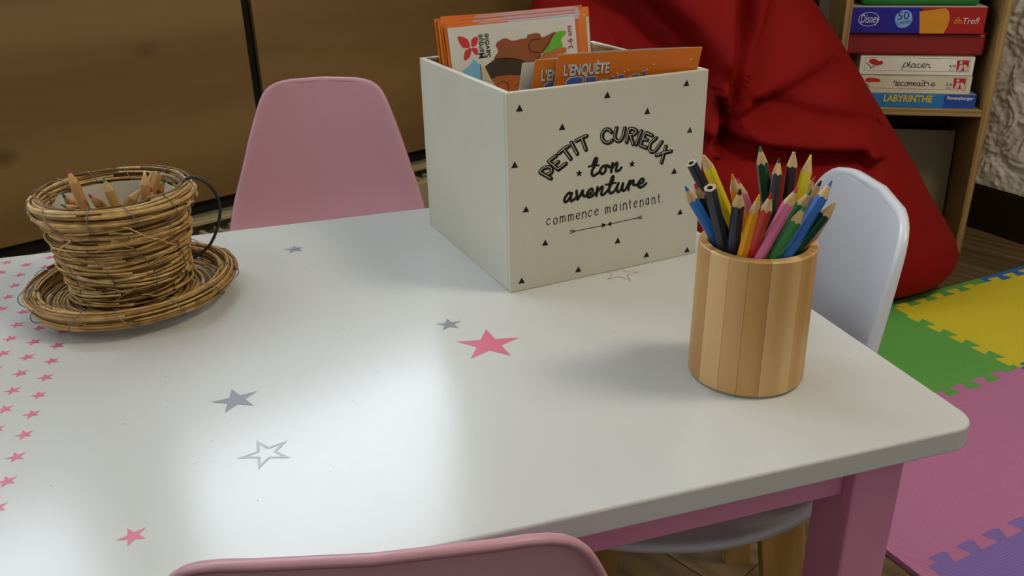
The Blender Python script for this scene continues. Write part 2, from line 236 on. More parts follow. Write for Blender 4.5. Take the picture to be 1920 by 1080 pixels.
's_pl':[[[-.21552,.49599],[-.21761,.48665],[-.22006,.47951]],[[-.21731,.49038],[-.21381,.49639],[-.20829,.49516],[-.20829,.48958],[-.21302,.48578],[-.21678,.48703]],[[-.20814,.48865],[-.20386,.49522],[-.20313,.50173],[-.2043,.49243],[-.20341,.48685],[-.19884,.48599]],[[-.1903,.49356],[-.19575,.49441],[-.19855,.48972],[-.19609,.48547],[-.19117,.48796],[-.18995,.49356],[-.18999,.48612],[-.18645,.48617]],[[-.17795,.49373],[-.18412,.49364],[-.18549,.48898],[-.18188,.48531],[-.17674,.48632],[-.17367,.48915]],[[-.17361,.48878],[-.16781,.49109],[-.16842,.49479],[-.17267,.4938],[-.17352,.48822],[-.1685,.48458],[-.16455,.48742],[-.16299,.49394]],[[-.1633,.49579],[-.16073,.49305],[-.15669,.4931],[-.15736,.4866],[-.1531,.48537]]],
's_re':[[[-.23505,.44304],[-.23276,.45162]],[[-.23158,.44974],[-.22874,.44885],[-.22709,.44982],[-.22833,.44031],[-.22459,.43943]],[[-.22459,.43943],[-.21905,.44428],[-.21964,.44806],[-.22397,.44704],[-.22489,.44133],[-.21996,.43857],[-.21667,.44053]],[[-.20965,.4473],[-.21501,.4472],[-.21607,.44244],[-.21189,.43872],[-.20771,.4407]],[[-.20339,.44741],[-.20706,.44451],[-.20482,.43943],[-.20056,.44084],[-.20042,.44557],[-.20339,.44741],[-.19804,.44751]],[[-.19715,.44753],[-.19704,.439]],[[-.19744,.44374],[-.19275,.44798],[-.1917,.44479],[-.19222,.4391]],[[-.19135,.4448],[-.18735,.44771],[-.18638,.44394],[-.18687,.4392]],[[-.18557,.44774],[-.18544,.43923]],[[-.18537,.44434],[-.18112,.44782],[-.17997,.44406],[-.18057,.43894]],[[-.17119,.44706],[-.17652,.44696],[-.17738,.44127],[-.17351,.43945],[-.17104,.44612],[-.17084,.4395],[-.16738,.44014]],[[-.16587,.44715],[-.16561,.44017],[-.16294,.44022]],[[-.16658,.45148],[-.16626,.4528],[-.16487,.45188]],[[-.15986,.45386],[-.16034,.44065],[-.15752,.43976]],[[-.1632,.4472],[-.15612,.44733]],[[-.15539,.44829],[-.15242,.44646],[-.14986,.44707],[-.15043,.43989]],[[-.14439,.44095],[-.1378,.4439],[-.13739,.44674],[-.1419,.44722],[-.14418,.44284],[-.13965,.43915],[-.13358,.44304]]],
'fl_pl':[[[-.30093,.49855],[-.29813,.5042],[-.29116,.50578],[-.28364,.50345],[-.27772,.4998],[-.2707,.50083],[-.26692,.49715],[-.26856,.49245],[-.27622,.48953],[-.28326,.4885],[-.29279,.49211]]],
'st_pl':[[[-.3058,.49474],[-.29869,.48921],[-.29104,.47992]],[[-.29869,.48921],[-.29492,.48175]],[[-.29212,.48743],[-.28452,.48472],[-.28978,.48371]]],
'fl_re':[[[-.30356,.45321],[-.29698,.45808],[-.28423,.45773],[-.27306,.45565],[-.26618,.45197],[-.27,.44715],[-.28099,.4479],[-.28991,.44679],[-.29899,.44662]]],
'st_re':[[[-.30757,.44933],[-.30027,.44278],[-.29023,.43628]],[[-.30027,.44278],[-.3005,.438]]],
'fr_pl':[[-.31017,.50908],[-.06308,.50781],[-.06235,.47564],[-.30919,.47644]],
'fr_re':[[-.31247,.46484],[-.06275,.46172],[-.06191,.43031],[-.3116,.43241]],
'lg_pl':[[-.09391,.50411],[-.0654,.50448],[-.0647,.47708],[-.09175,.4774]],
'lg_re':[[-.09349,.4597],[-.06492,.45927],[-.06423,.43346],[-.09098,.43368]],
'la_split':[-.10774,.39802],
'pen':[["navy_flat",.14526,.66472,.69609,.20786,.69071,.5875],["yellow_blunt",.15019,.6477,.70776,.20976,.66459,.5875],["blue",.13614,.64198,.68518,.20059,.67309,.5791],["grey_flat",.15213,.62457,.68813,.20112,.67193,.54206],["maroon",.1455,.64992,.68449,.19806,.68883,.57874],["orange_l",.17678,.65806,.6892,.20868,.67391,.58547],["pink_s",.18764,.6821,.67807,.22035,.6548,.5875],["navy_front",.17346,.61879,.68947,.17873,.64535,.5875],["amber",.18848,.61836,.68489,.17731,.63795,.57335],["red",.1954,.61167,.68786,.18441,.63892,.58212],["green_tall",.19989,.66822,.70882,.22763,.67154,.58058],["black_tall",.21766,.67186,.69802,.19956,.62916,.5875],["maroon_tall",.22738,.66724,.70313,.22425,.66151,.57178],["yellow_r",.24109,.66636,.70155,.20895,.63863,.54423],["pink",.21642,.61681,.69055,.17854,.62689,.5875],["green_back",.23572,.64005,.68078,.19798,.65612,.5875],["lilac",.24836,.65539,.68277,.21745,.68653,.58368],["red_back",.2493,.67159,.68141,.21003,.68249,.5875],["green",.22369,.61507,.67637,.18825,.62873,.5875],["blue_r",.24763,.63176,.69034,.19566,.62101,.5875],["green_r",.25064,.62759,.6732,.20317,.6391,.5875],["orange_r",.25131,.63781,.65521,.19802,.64705,.5875]],
'bas':[["purple",-.4256,.80494,.66428,-.40608,.80665,.556],["green",-.39348,.80528,.6551,-.37927,.81535,.556],["cream",-.36313,.83056,.65371,-.37511,.82306,.556],["pink",-.41007,.80125,.63917,-.38581,.85772,.556],["blue",-.44268,.81482,.63552,-.43726,.88321,.556],["green2",-.4366,.7958,.63075,-.37342,.87813,.556],["green3",-.35244,.85318,.63776,-.41421,.8657,.556],["flat1",-.35735,.84907,.64439,-.39776,.82921,.556],["flat2",-.36711,.85516,.64411,-.38582,.84048,.556],["red",-.36226,.83696,.63398,-.37907,.83164,.556],["flat3",-.36519,.81727,.63716,-.44598,.81409,.556]]}
# ------------------------------------------------------------------ setting
Z = Vector((0, 0, 1))
def wallM(): return Matrix(((WU.x, WN.x, 0, WO.x), (WU.y, WN.y, 0, WO.y), (0, 0, 1, 0), (0, 0, 0, 1)))
floor = onebox('floor', (-4, -2, -.05), (4, 5, -.004), mat('subfloor', '#1c150c', .8), bevel=0); floor['kind'] = 'structure'
fm = [wood('floor_oak_%d' % i, a, b, axis=0, ring=9, rough=.42, dist=5, grain=9, off=i*1.7) for i, (a, b) in enumerate((('#655233', '#46361c'), ('#5d4a2c', '#40311a'), ('#6a5738', '#4a3a20')))]
pa = R(-47.3)
pm = {}
for i in range(-9, 14):
    for j in range(-3, 4):
        cx, cy = .6 + j*1.2 + (i % 3)*.4, i*.13
        p = Vector((.3, 1.2, 0)) + Vector((math.cos(pa), math.sin(pa), 0))*(cx-.6) + Vector((-math.sin(pa), math.cos(pa), 0))*cy
        if not (-1.6 < p.x < 2.2 and -.6 < p.y < 3.4): continue
        k = (i*7+j*3) % 3
        if k not in pm:
            q = MB(); q.box((-.5992, -.0642, -.004), (.5992, .0642, 0)); o = q.build('floor_plank', fm[k], floor, .0008, seg=1); pm[k] = o
        else:
            o = pm[k].copy(); col.objects.link(o); o.parent = floor
        o.location = p; o.rotation_euler = (0, 0, pa)

# wood-panelled wall under and around two windows
MW = wallM()
wl = empty('wall_left', M=MW); wl['kind'] = 'structure'
wm = [wood('panel_pine_%d' % i, a, b, axis=0, ring=1.2, rough=.5, knots=6, dist=4, grain=1.6, off=i*2.3) for i, (a, b) in enumerate((('#8f7040', '#785a2e'), ('#907141', '#7b5e32')))]
for i, (a, b) in enumerate(((-3.0, -2.07), (-2.05, -1.31), (-1.29, -.4905), (-.4655, .55), (.57, 1.46))):
    onebox('panel', (a, 0, .235), (b, .02, 1.40), wm[i % 2], wl, .003)
onebox('backing', (-3.0, .02, 0), (1.47, .04, 1.40), mat('wall_backing', '#120b05', .9), wl, 0)
onebox('lower_wall', (-3.0, .0, 0), (1.47, .02, .20), mat('plinth_cream', '#8d8468', .6), wl, 0)
pw = mat('plaster_plain', '#b5aa96', .8, bump=.3, bscale=30)
onebox('sill', (-3.0, -.05, 1.40), (1.47, .10, 1.42), wm[0], wl, .003)
for a, b in ((-3.0, -2.05), (-1.06, -.86), (.12, 1.47)): onebox('pier', (a, 0, 1.42), (b, .12, 2.35), pw, wl, 0)
onebox('lintel', (-3.0, 0, 2.35), (1.47, .12, 2.6), pw, wl, 0)
wf = mat('window_white', '#d8d6cf', .4)
gl = bpy.data.materials.new('window_glass'); gl.use_nodes = True
gp = gl.node_tree.nodes['Principled BSDF']; gp.inputs['Transmission Weight'].default_value = 1; gp.inputs['Roughness'].default_value = 0; gp.inputs['IOR'].default_value = 1.02
for i, (a, b, z0, z1) in enumerate(WINS):
    w = empty('window_%d' % (i+1), M=MW); w['kind'] = 'structure'
    q = MB()
    q.box((a, .03, z0), (a+.04, .07, z1)); q.box((b-.04, .03, z0), (b, .07, z1)); q.box((a, .03, z0), (b, .07, z0+.04)); q.box((a, .03, z1-.04), (b, .07, z1))
    q.build('window_frame', wf, w, .002)
    onebox('pane', (a+.04, .048, z0+.04), (b-.04, .052, z1-.04), gl, w, 0)

# right wall: thick rough plaster above a dark baseboard
RO = Vector((1.339, 2.356, 0)); RU = Vector((.4495, -.8933, 0)); RN = Vector((.8933, .4495, 0))   # n points out of the room
MR = Matrix(((RU.x, RN.x, 0, RO.x), (RU.y, RN.y, 0, RO.y), (0, 0, 1, 0), (0, 0, 0, 1)))
wr = empty('wall_right', M=MR); wr['kind'] = 'structure'
pmr = mat('rough_plaster', '#dcd7cd', .75, var=.05, scale=14, bump=.6, bscale=150, color2='#c4bcae')
q = MB(); rows = []
def plaster(u, z):
    p = Vector((u*12, z*12, 3.3)); w = Vector((noise.noise(p*.9), noise.noise(p*.9 + Vector((7, 3, 1))), 0))*.9
    a = noise.noise((p + w)*1.3); r = 1 - abs(noise.noise((p + w)*2.1 + Vector((3, 9, 2))))*2.4
    k = max(0, r)**4
    t = noise.noise((p + w)*4.5)
    return .009*a + .0022*k + .0045*max(0, t)**.6*(1 if t > 0 else 0) + .0012*t + .004*max(0, noise.noise(p*9))
nu, nz_ = 300, 260
for j in range(nz_+1):
    z = .128 + .95*j/nz_
    rows.append([Vector((u, -.012 - plaster(u, z)*min(1, (z-.128)/.02 + .25), z)) for u in [-.35 + 1.05*i/nu for i in range(nu+1)]])
q.grid(rows); q.build('plaster_relief', pmr, wr, smooth=True)
onebox('wall_core', (-1.16, .0, 0), (2.2, .1, 2.6), pw, wr, 0)
bb_ = empty('baseboard_right', M=MR); bb_['kind'] = 'structure'
onebox('board', (-.9, -.017, 0), (2.0, 0, .124), mat('dark_baseboard', '#1d120a', .45, scale=6, stretch=(.3, 4, 4)), bb_, .002)
ceil = onebox('ceiling', (-3.5, -.3, 2.6), (3.2, 4.4, 2.65), mat('ceiling_paint', '#cfc8b8', .8), bevel=0); ceil['kind'] = 'structure'

# low cream convector heater along the wood wall
cream = mat('heater_cream', '#b5a67c', .45, var=.03)
hd = mat('heater_dark', '#2a220e', .7)
he = tag(empty('convector_heater', M=MW), 'low cream convector heater with a slotted top along the wood wall', 'heater')
onebox('front_panel', (-1.9, -.16, .02), (.12, -.140, .200), cream, he, .004)
onebox('back_rail', (-1.9, -.036, .188), (.12, -.004, .200), cream, he, .003)
onebox('inner_tray', (-1.9, -.14, .02), (.12, -.004, .10), hd, he, 0)
fin = None
for i in range(54):
    u = -1.88 + i*.037
    if fin is None:
        q = MB(); q.box((0, -.139, .10), (.010, -.03, .176)); q.box((-.004, -.115, .168), (.014, -.085, .182)); fin = q.build('fin', cream, he, 0)
        fin.location.x = u
    else:
        o = fin.copy(); col.objects.link(o); o.parent = he; o.location.x = u

# ------------------------------------------------------------------ foam play mat
O = Vector((1.0215, 1.5047, 0)); T = .315
ua = Vector((math.cos(R(25.3)), math.sin(R(25.3)), 0)); wa = Vector((-ua.y, ua.x, 0))
MM = Matrix(((ua.x, wa.x, 0, O.x), (ua.y, wa.y, 0, O.y), (0, 0, 1, 0), (0, 0, 0, 1)))
def seam(L, n=5.5, ph=0):
    """dovetail line from 0 to L as (along, across) points; starts and ends on the line"""
    p = L/n; a = .0105; pts = [(0, 0)]; s = 1; x = p*.25
    while x < L - p*.3:
        x1 = x + p*.5
        fl = p*.10
        if x1 > L - p*.1: break
        # one tooth on side s, flared, with softened corners
        pts += [(x+.0, s*a*.15), (x - fl, s*a*.8), (x - fl*.6, s*a), (x1 + fl*.6 - p*.04, s*a), (x1 + fl, s*a*.8), (x1, s*a*.15)]
        x = x1 + p*.5; 
    pts.append((L, 0)); return pts
def seam2(L):
    p = L/5.6; a = .0115; pts = [(0, 0), (p*.3, 0)]; x = p*.3
    for k in range(5):
        pts += [(x - p*.01, a*.1), (x - p*.07, a*.8), (x - p*.03, a), (x + p*.42, a), (x + p*.52, a*.9), (x + p*.56, a*.7), (x + p*.51, a*.1)]
        pts += [(x + p*.49, -a*.1), (x + p*.43, -a*.8), (x + p*.47, -a), (x + p*.92, -a), (x + p*1.02, -a*.9), (x + p*1.06, -a*.7), (x + p*1.01, -a*.1)] if k < 4 else []
        x += p
    pts += [(L, 0)]; return pts
SE = seam2(T)
def foam(name): return name
def foam_mat(name, c):
    m = bpy.data.materials.new(name); m.use_nodes = True; nt = m.node_tree; n = nt.nodes; L = nt.links; p = n['Principled BSDF']
    p.inputs['Base Color'].default_value = lin(c); p.inputs['Roughness'].default_value = .6
    tc = n.new('ShaderNodeTexCoord'); hs = []
    for ax, sc in ((0, 130), (1, 200)):
        wv = n.new('ShaderNodeTexWave'); wv.bands_direction = 'XY'[ax]; wv.inputs['Scale'].default_value = sc/6.28*2.2; L.new(tc.outputs['Object'], wv.inputs['Vector']); hs.append(wv)
    wv = hs[1]
    mu = n.new('ShaderNodeMath'); mu.operation = 'MULTIPLY_ADD'; mu.inputs[1].default_value = .35
    L.new(hs[0].outputs['Fac'], mu.inputs[0]); L.new(hs[1].outputs['Fac'], mu.inputs[2])
    b = n.new('ShaderNodeBump'); b.inputs['Strength'].default_value = .55; b.inputs['Distance'].default_value = .0008
    L.new(mu.outputs[0], b.inputs['Height']); L.new(b.outputs[0], p.inputs['Normal']); return m
FM = dict(pink=foam_mat('foam_pink', '#b06a90'), purple=foam_mat('foam_purple', '#7860a4'), yellow=foam_mat('foam_yellow', '#c8b41c'), green=foam_mat('foam_green', '#56963f'), blue=foam_mat('foam_blue', '#2460a8'))
def edge(p0, p1, kind):
    """kind 0 straight, +1/-1 seam with teeth to the left/right of travel; always generated from the lower end so neighbours mesh"""
    p0 = Vector(p0); p1 = Vector(p1)
    if kind == 0: return [p0]
    rev = (p0.x + p0.y) > (p1.x + p1.y)
    a, b = (p1, p0) if rev else (p0, p1)
    d = (b-a); L = d.length; d /= L; nrm = Vector((-d.y, d.x)); k = L/T
    pts = [a + d*x*k + nrm*y for x, y in SE]
    if rev: pts.reverse()
    return pts[:-1]
mats_root = []
def tile(color, u0, w0, u1, w1, kinds, label, group=None):
    g = .0004
    loop = edge((u0, w0), (u1, w0), kinds[0]) + edge((u1, w0), (u1, w1), kinds[1]) + edge((u1, w1), (u0, w1), kinds[2]) + edge((u0, w1), (u0, w0), kinds[3])
    q = MB(); q.prism([(v.x, v.y) for v in loop], 0.0005, .010); o = q.build('foam_tile', FM[color], None, .0007, seg=2); o.matrix_world = MM
    tag(o, label, 'play mat', 'interlocking foam play mat'); return o
tile('yellow', 0, 0, T, T, (1, 1, 1, 1), 'yellow foam play mat tile at the foot of the red beanbag')
tile('green', -T, 0, 0, T, (1, 1, 1, 0), 'green foam play mat tile between white chair and yellow tile')
tile('pink', -T, -T, 0, 0, (1, 1, 1, 1), 'pink foam play mat tile touching the green tile')
tile('pink', -2*T, -T, -T, 0, (1, 1, 0, 1), 'pink foam play mat tile right beside the front pink table leg')
tile('purple', -2*T, -2*T, -T, -T, (0, 1, 1, 1), 'purple foam play mat tile at the lower right, nearest the table leg')
tile('purple', -T, -2*T, 0, -T, (0, 1, 1, 1), 'purple foam play mat tile at the right edge of the photo')
tile('blue', 0, -T, T, 0, (0, 0, 1, 1), 'blue foam play mat tile whose corner meets yellow, green and pink')
def strip(color, a, b, along, label):
    # straight edging strip, teeth on the inner side
    q = MB(); t = .025
    if along == 'u': loop = [v for v in edge((a, T), (b, T), 1)] + [Vector((b, T)), Vector((b, T+t)), Vector((a, T+t))]
    else: loop = [v for v in edge((-2*T, a), (-2*T, b), 1)] + [Vector((-2*T, b)), Vector((-2*T-t, b)), Vector((-2*T-t, a))]
    q.prism([(v.x, v.y) for v in loop], .0005, .010); o = q.build('edging_strip', FM[color], None, .0007); o.matrix_world = MM
    tag(o, label, 'play mat', 'interlocking foam play mat'); return o
strip('green', 0, T, 'u', 'green toothed edging strip along the yellow foam tile')
strip('purple', -T, 0, 'u', 'dark purple edging strip under the red beanbag')
strip('pink', -T, 0, 'w', 'pink edging strip along the left side of the pink tile')
strip('pink', -2*T, -T, 'w', 'pink edging strip along the left side of the purple tile')
tile('yellow', T, 0, 2*T, T, (1, 1, 1, 1), 'yellow foam play mat tile at the right photo edge near the dark baseboard')
strip('blue', T, 2*T, 'u', 'blue toothed edging strip at the far edge of the play mat')

# ------------------------------------------------------------------ table
TA = R(16.67); ta = Vector((math.cos(TA), math.sin(TA), 0)); tb = Vector((-ta.y, ta.x, 0))
MT = Matrix(((ta.x, tb.x, 0, 0), (ta.y, tb.y, 0, 0), (0, 0, 1, 0), (0, 0, 0, 1)))
tab = tag(empty('childrens_table', M=MT), 'white rectangular childrens table with star stickers and pink legs', 'table')
tm = bpy.data.materials.new('table_white_lacquer'); tm.use_nodes = True
nt = tm.node_tree; n = nt.nodes; L = nt.links; p = n['Principled BSDF']
p.inputs['Base Color'].default_value = (.55, .56, .54, 1); p.inputs['Roughness'].default_value = .24; p.inputs['Specular IOR Level'].default_value = .5
tc = n.new('ShaderNodeTexCoord'); mp = n.new('ShaderNodeMapping'); mp.inputs['Scale'].default_value = (22, 160, 30); mp.inputs['Rotation'].default_value = (0, 0, .5); L.new(tc.outputs['Object'], mp.inputs[0])
nz = n.new('ShaderNodeTexNoise'); nz.inputs['Scale'].default_value = 1.5; nz.inputs['Detail'].default_value = 6; L.new(mp.outputs[0], nz.inputs['Vector'])
cr = n.new('ShaderNodeValToRGB'); cr.color_ramp.elements[0].position = .62; cr.color_ramp.elements[1].position = .72; L.new(nz.outputs['Fac'], cr.inputs[0])
b = n.new('ShaderNodeBump'); b.inputs['Strength'].default_value = .10; b.inputs['Distance'].default_value = .0003; L.new(cr.outputs[0], b.inputs['Height']); L.new(b.outputs[0], p.inputs['Normal'])
n3 = n.new('ShaderNodeTexNoise'); n3.inputs['Scale'].default_value = 9; n3.inputs['Detail'].default_value = 5; L.new(tc.outputs['Object'], n3.inputs['Vector'])
mr = n.new('ShaderNodeMapRange'); mr.inputs['To Min'].default_value = .16; mr.inputs['To Max'].default_value = .22; L.new(n3.outputs['Fac'], mr.inputs[0]); L.new(mr.outputs[0], p.inputs['Roughness'])
X0, X1, Y0, Y1 = -.78, .5116, .4348, 1.1007; TZ = .51
q = MB(); q.prism(rrect(X0, Y0, X1, Y1, .022, 7), TZ-.021, TZ); q.build('tabletop', tm, tab, .0022, seg=3)
pk = mat('pink_lacquer', '#cc86a8', .38, var=.02)
lg = None
for lx, ly in ((X1-.104, Y0+.010), (X0+.06, Y0+.010), (X1-.104, Y1-.055), (X0+.06, Y1-.055)):
    q = MB(); q.box((lx, ly, 0), (lx+.045, ly+.045, TZ-.021)); q.build('leg', pk, tab, .002)
q = MB()
q.box((X0+.105, Y0+.022, TZ-.0575), (X1-.104, Y0+.040, TZ-.021)); q.build('apron', pk, tab, .0015)
q = MB(); q.box((X0+.105, Y1-.040, TZ-.0575), (X1-.104, Y1-.022, TZ-.021)); q.build('apron', pk, tab, .0015)
q = MB(); q.box((X1-.080, Y0+.055, TZ-.0575), (X1-.066, Y1-.055, TZ-.021)); q.build('apron', pk, tab, .0015)
q = MB(); q.box((X0+.066, Y0+.055, TZ-.0575), (X0+.080, Y1-.055, TZ-.021)); q.build('apron', pk, tab, .0015)
PT = Plane((0, 0, TZ), (1, 0, 0), (0, 1, 0))
sp = mat('sticker_pink', '#cf6382', .35, var=.02); sg = mat('sticker_grey', '#7c7c84', .35, var=.02); so = mat('sticker_silver', '#a3a7a8', .3, var=.02)
proto = None
for k in range(0, 7):
    for j in range(-9, 12):
        x = -.2085 - .0235*k; y = .762 + .0318*j + (.0159 if k % 2 else 0)
        if not (Y0+.012 < y < Y1-.01): continue
        if proto is None:
            q = MB(); shape(q, Plane((0, 0, 0), (1, 0, 0), (0, 1, 0)), star_pts(0, 0, .0078, R(108)), 0); proto = q.build('star_sticker', sp, tab); proto.location = (x, y, TZ+.0002)
            proto['label'] = 'small pink star sticker'
        else:
            o = proto.copy(); col.objects.link(o); o.parent = tab; o.location = (x, y, TZ+.0002)
        (o if proto is not None and k+j > -9 else proto)
for nm, x, y, r, a, m, lb in (('star_sticker', .1828, .6908, .0318, 79, sp, 'large pink star sticker'), ('star_sticker', -.0463, .6656, .0204, 99, sg, 'dark grey star sticker'), ('star_sticker', -.1146, .5088, .0102, 113, sp, 'medium pink star sticker'),
        ('star_sticker', .1573, .7439, .0138, 86, sg, 'grey star sticker beside the large pink one'), ('star_sticker', .0274, 1.0044, .0134, 92, sg, 'grey star sticker near the back edge')):
    q = MB(); shape(q, PT, star_pts(x, y, r, R(a)), .0002); q.build(nm, m, tab)['label'] = lb
def ring_star(x, y, r, a, m, lb, k=.72):
    o_, i_ = star_pts(x, y, r, R(a)), star_pts(x, y, r*k, R(a)); q = MB()
    for t in range(10):
        t2 = (t+1) % 10; q.add([PT.at(*o_[t], .0002), PT.at(*o_[t2], .0002), PT.at(*i_[t2], .0002), PT.at(*i_[t], .0002)], [(0, 1, 2, 3)])
    q.build('star_sticker', m, tab)['label'] = lb
ring_star(-.0255, .5778, .0212, 108, so, 'silver outline star sticker', .68)
ring_star(.3660, .8030, .0230, 62, mat('sticker_rose_line', '#c88a90', .4), 'thin rose outline star sticker', .88)

q = MB(); sr = random.Random(5)
for i in range(46):
    x, y = sr.uniform(-.35, .48), sr.uniform(.46, 1.05); a = sr.uniform(0, 3.14); l = sr.choice([.0006, .0008, .001, .004, .007])
    stroke(q, PT, [(x, y), (x + l*.5*math.cos(a), y + l*.5*math.sin(a)), (x + l*math.cos(a+.3), y + l*math.sin(a+.3))], .0003 if l > .002 else .0007, .0001, False)
q.build('scratch_marks', flat('#77756c'), tab, kind='stuff')
# ------------------------------------------------------------------ chairs
def sample(P, t):
    n = len(P)-1; x = max(0, min(n-1e-6, t*n)); i = int(x); u = x-i
    g = lambda k: P[max(0, min(n, k))]
    a, b, c, d = g(i-1), g(i), g(i+1), g(i+2)
    return tuple(.5*((2*b[k]) + (c[k]-a[k])*u + (2*a[k]-5*b[k]+4*c[k]-d[k])*u*u + (3*b[k]-a[k]-3*c[k]+d[k])*u**3) for k in range(len(b)))
#            y      z     halfw  edge-lift(up) edge-fwd
SP = [(.145, .262, .112, .000, .0), (.134, .281, .136, .000, .0), (.09, .287, .158, .006, .0), (.03, .280, .170, .016, .0), (-.04, .279, .176, .026, .004),
      (-.10, .293, .180, .034, .014), (-.146, .335, .181, .022, .028), (-.172, .395, .171, .010, .032), (-.188, .46, .152, .004, .030), (-.202, .53, .131, .0, .025), (-.213, .590, .108, .0, .018), (-.217, .612, .096, 0, .015)]
def make_chair(color, label, group, loc, rz, sm, ws=1, zs=1):
    c = tag(empty('childrens_chair', loc, rz), label, 'chair', group)
    NR, NC = 64, 26; out = []
    for i in range(NR+1):
        t = i/NR
        # round both ends of the outline
        y, z, w, ez, ey = sample(SP, t)
        e = 1.0
        if t > .86: e = max(0., 1 - ((t-.86)/.14)**3.2)**(1/2.4)
        if t < .10: e = min(e, max(0., 1 - ((.10-t)/.10)**2.6)**(1/2.6))
        w = w*(.0 + 1.0*e) if e > 0 else .0001
        row = []
        for k in range(NC+1):
            s = -1 + 2*k/NC; a = abs(s*max(e, .02))**2.4
            row.append(Vector((s*w*ws, y + ey*a, (z + ez*a)*(zs if z > .35 else 1 + (zs-1)*max(0, (z-.28)/.07)))))
        out.append(row)
    loop = [r[0] for r in out] + out[-1][1:-1] + [r[-1] for r in reversed(out)] + list(reversed(out[0][1:-1]))
    L2 = []
    for v in loop:
        if not L2 or (v - L2[-1]).length > .0012: L2.append(v)
    n_ = len(L2); r1, r2, r3 = [], [], []
    for i, v in enumerate(L2):
        T_ = (L2[(i+2) % n_] - L2[i-2]).normalized(); t = max(0, min(1, (v.z-.285)/.10)); bk_ = Vector((0, -t, -(1-t) - .12)).normalized()
        o_ = T_.cross(bk_).normalized()
        if o_.dot(Vector((v.x, v.y+.03, (v.z-.42)*.8 if v.z > .4 else 0))) < 0: o_ = -o_
        r1.append(v + o_*.0022 + bk_*.0006); r2.append(v + o_*.0038 + bk_*.0026); r3.append(v + o_*.0040 + bk_*.0065)
    q = MB(); q.grid(out); q.grid([L2, r1, r2, r3], close=True); sh = q.build('seat_shell', sm, c, smooth=True)
    bm = bmesh.new(); bm.from_mesh(sh.data); bmesh.ops.remove_doubles(bm, verts=bm.verts, dist=.0003); bmesh.ops.recalc_face_normals(bm, faces=bm.faces); bm.to_mesh(sh.data); bm.free()
    so_ = sh.modifiers.new('solid', 'SOLIDIFY'); so_.thickness = .004; so_.offset = 0
    q = MB(); q.prism(rrect(-.100, -.095, .100, .060, .02, 3), .258, .270); q.build('mounting_plate', mat('chair_plate', '#2a2a2c', .5), c, .002)
    for sx in (-1, 1):
        for sy in (-1, 1):
            top = Vector((sx*.105, .065, .272) if sy > 0 else (sx*.105, -.120, .305)); bot = Vector((sx*.132, .115, 0) if sy > 0 else (sx*.132, -.150, 0)); q = MB()
            rings = []
            for t in (0, .35, 1):
                p_ = top.lerp(bot, t); hw = .025 - .006*t; ht = .010
                rings.append([Vector((p_.x-ht, p_.y-hw, p_.z)), Vector((p_.x+ht, p_.y-hw, p_.z)), Vector((p_.x+ht, p_.y+hw, p_.z)), Vector((p_.x-ht, p_.y+hw, p_.z))])
            q.grid(rings, close=True); q.add(rings[0], [(0, 1, 2, 3)]); q.add(rings[-1], [(3, 2, 1, 0)])
            q.build('leg', beech, c, .002)
    return c
beech = wood('chair_beech', '#a9834a', '#936d38', axis=2, ring=9, rough=.4)
pinkp = mat('chair_pink_plastic', '#c08f9a', .40, var=.02, scale=6)
whitep = mat('chair_white_plastic', '#c9cbd2', .30, var=.01, scale=6)
make_chair('pink', 'pink plastic childrens chair behind the table, facing the camera', 'pink shell chairs', (-.330, 1.358, 0), R(181), pinkp, .97, .982)
make_chair('pink', 'pink plastic childrens chair in the foreground, seen from behind', 'pink shell chairs', (-.087, .536, 0), R(5), pinkp, .95, .99)
make_chair('white', 'white plastic childrens chair with wooden legs at the right end of the table', None, (.166, .857, 0), R(88), whitep, 1.07, .978).scale.z = 1.015

# ------------------------------------------------------------------ storage box with print
BY = R(25.2); ba = Vector((math.cos(BY), math.sin(BY), 0)); bbv = Vector((-ba.y, ba.x, 0)); BO = Vector((-.00136, .82838, TZ))
MBX = Matrix(((ba.x, bbv.x, 0, BO.x), (ba.y, bbv.y, 0, BO.y), (0, 0, 1, BO.z), (0, 0, 0, 1)))
bw = mat('box_white_paint', '#c8c5b4', .5, var=.03, scale=8, bump=.15, bscale=300)
bin_ = wood('box_raw_wood', '#b08f62', '#8a6a40', axis=0, ring=20)
BWd, BDp, BH = .240, .242, .2116
sb = tag(empty('storage_box', M=MBX), 'white wooden storage box with black lettering and triangles on the table', 'box')
onebox('front_panel', (0, 0, 0), (BWd, .006, BH), bw, sb, .0012)
onebox('side_panel', (0, .006, 0), (.006, BDp-.006, BH), bw, sb, .001)
onebox('side_panel', (BWd-.006, .006, 0), (BWd, BDp-.006, BH), bw, sb, .001)
onebox('back_panel', (0, BDp-.006, 0), (BWd, BDp, BH), bw, sb, .001)
onebox('bottom_panel', (.006, .006, .001), (BWd-.006, BDp-.006, .006), bin_, sb, 0)
for nm, lo, hi in (('lining', (.0062, .0062, .006), (.007, BDp-.0062, BH-.002)), ('lining', (BWd-.007, .0062, .006), (BWd-.0062, BDp-.0062, BH-.002)), ('lining', (.007, BDp-.007, .006), (BWd-.007, BDp-.0062, BH-.002))):
    onebox(nm, lo, hi, bin_, sb, 0)['label'] = 'bare wood inside face'
PB = Plane((0, 0, 0), (1, 0, 0), (0, 0, 1), (0, -1, 0))
ink = flat('#17150f')
q = MB()
for s in D['bigb']: stroke(q, PB, s, .0045, .0002)
q.build('arched_lettering', ink, sb)
q = MB()
for s in D['big']: stroke(q, PB, s, .0032, .00025)
q.build('arched_lettering', ink, sb)
q = MB()
for s in D['big']: stroke(q, PB, s, .0009, .0004)
q.build('letter_highlight', flat('#bdb9a6'), sb)
q = MB()
for s in D['script']: stroke(q, PB, s, .0033, .0002)
for s in D['bars']: stroke(q, PB, s, .0022, .0002)
q.build('script_lettering', ink, sb)
q = MB()
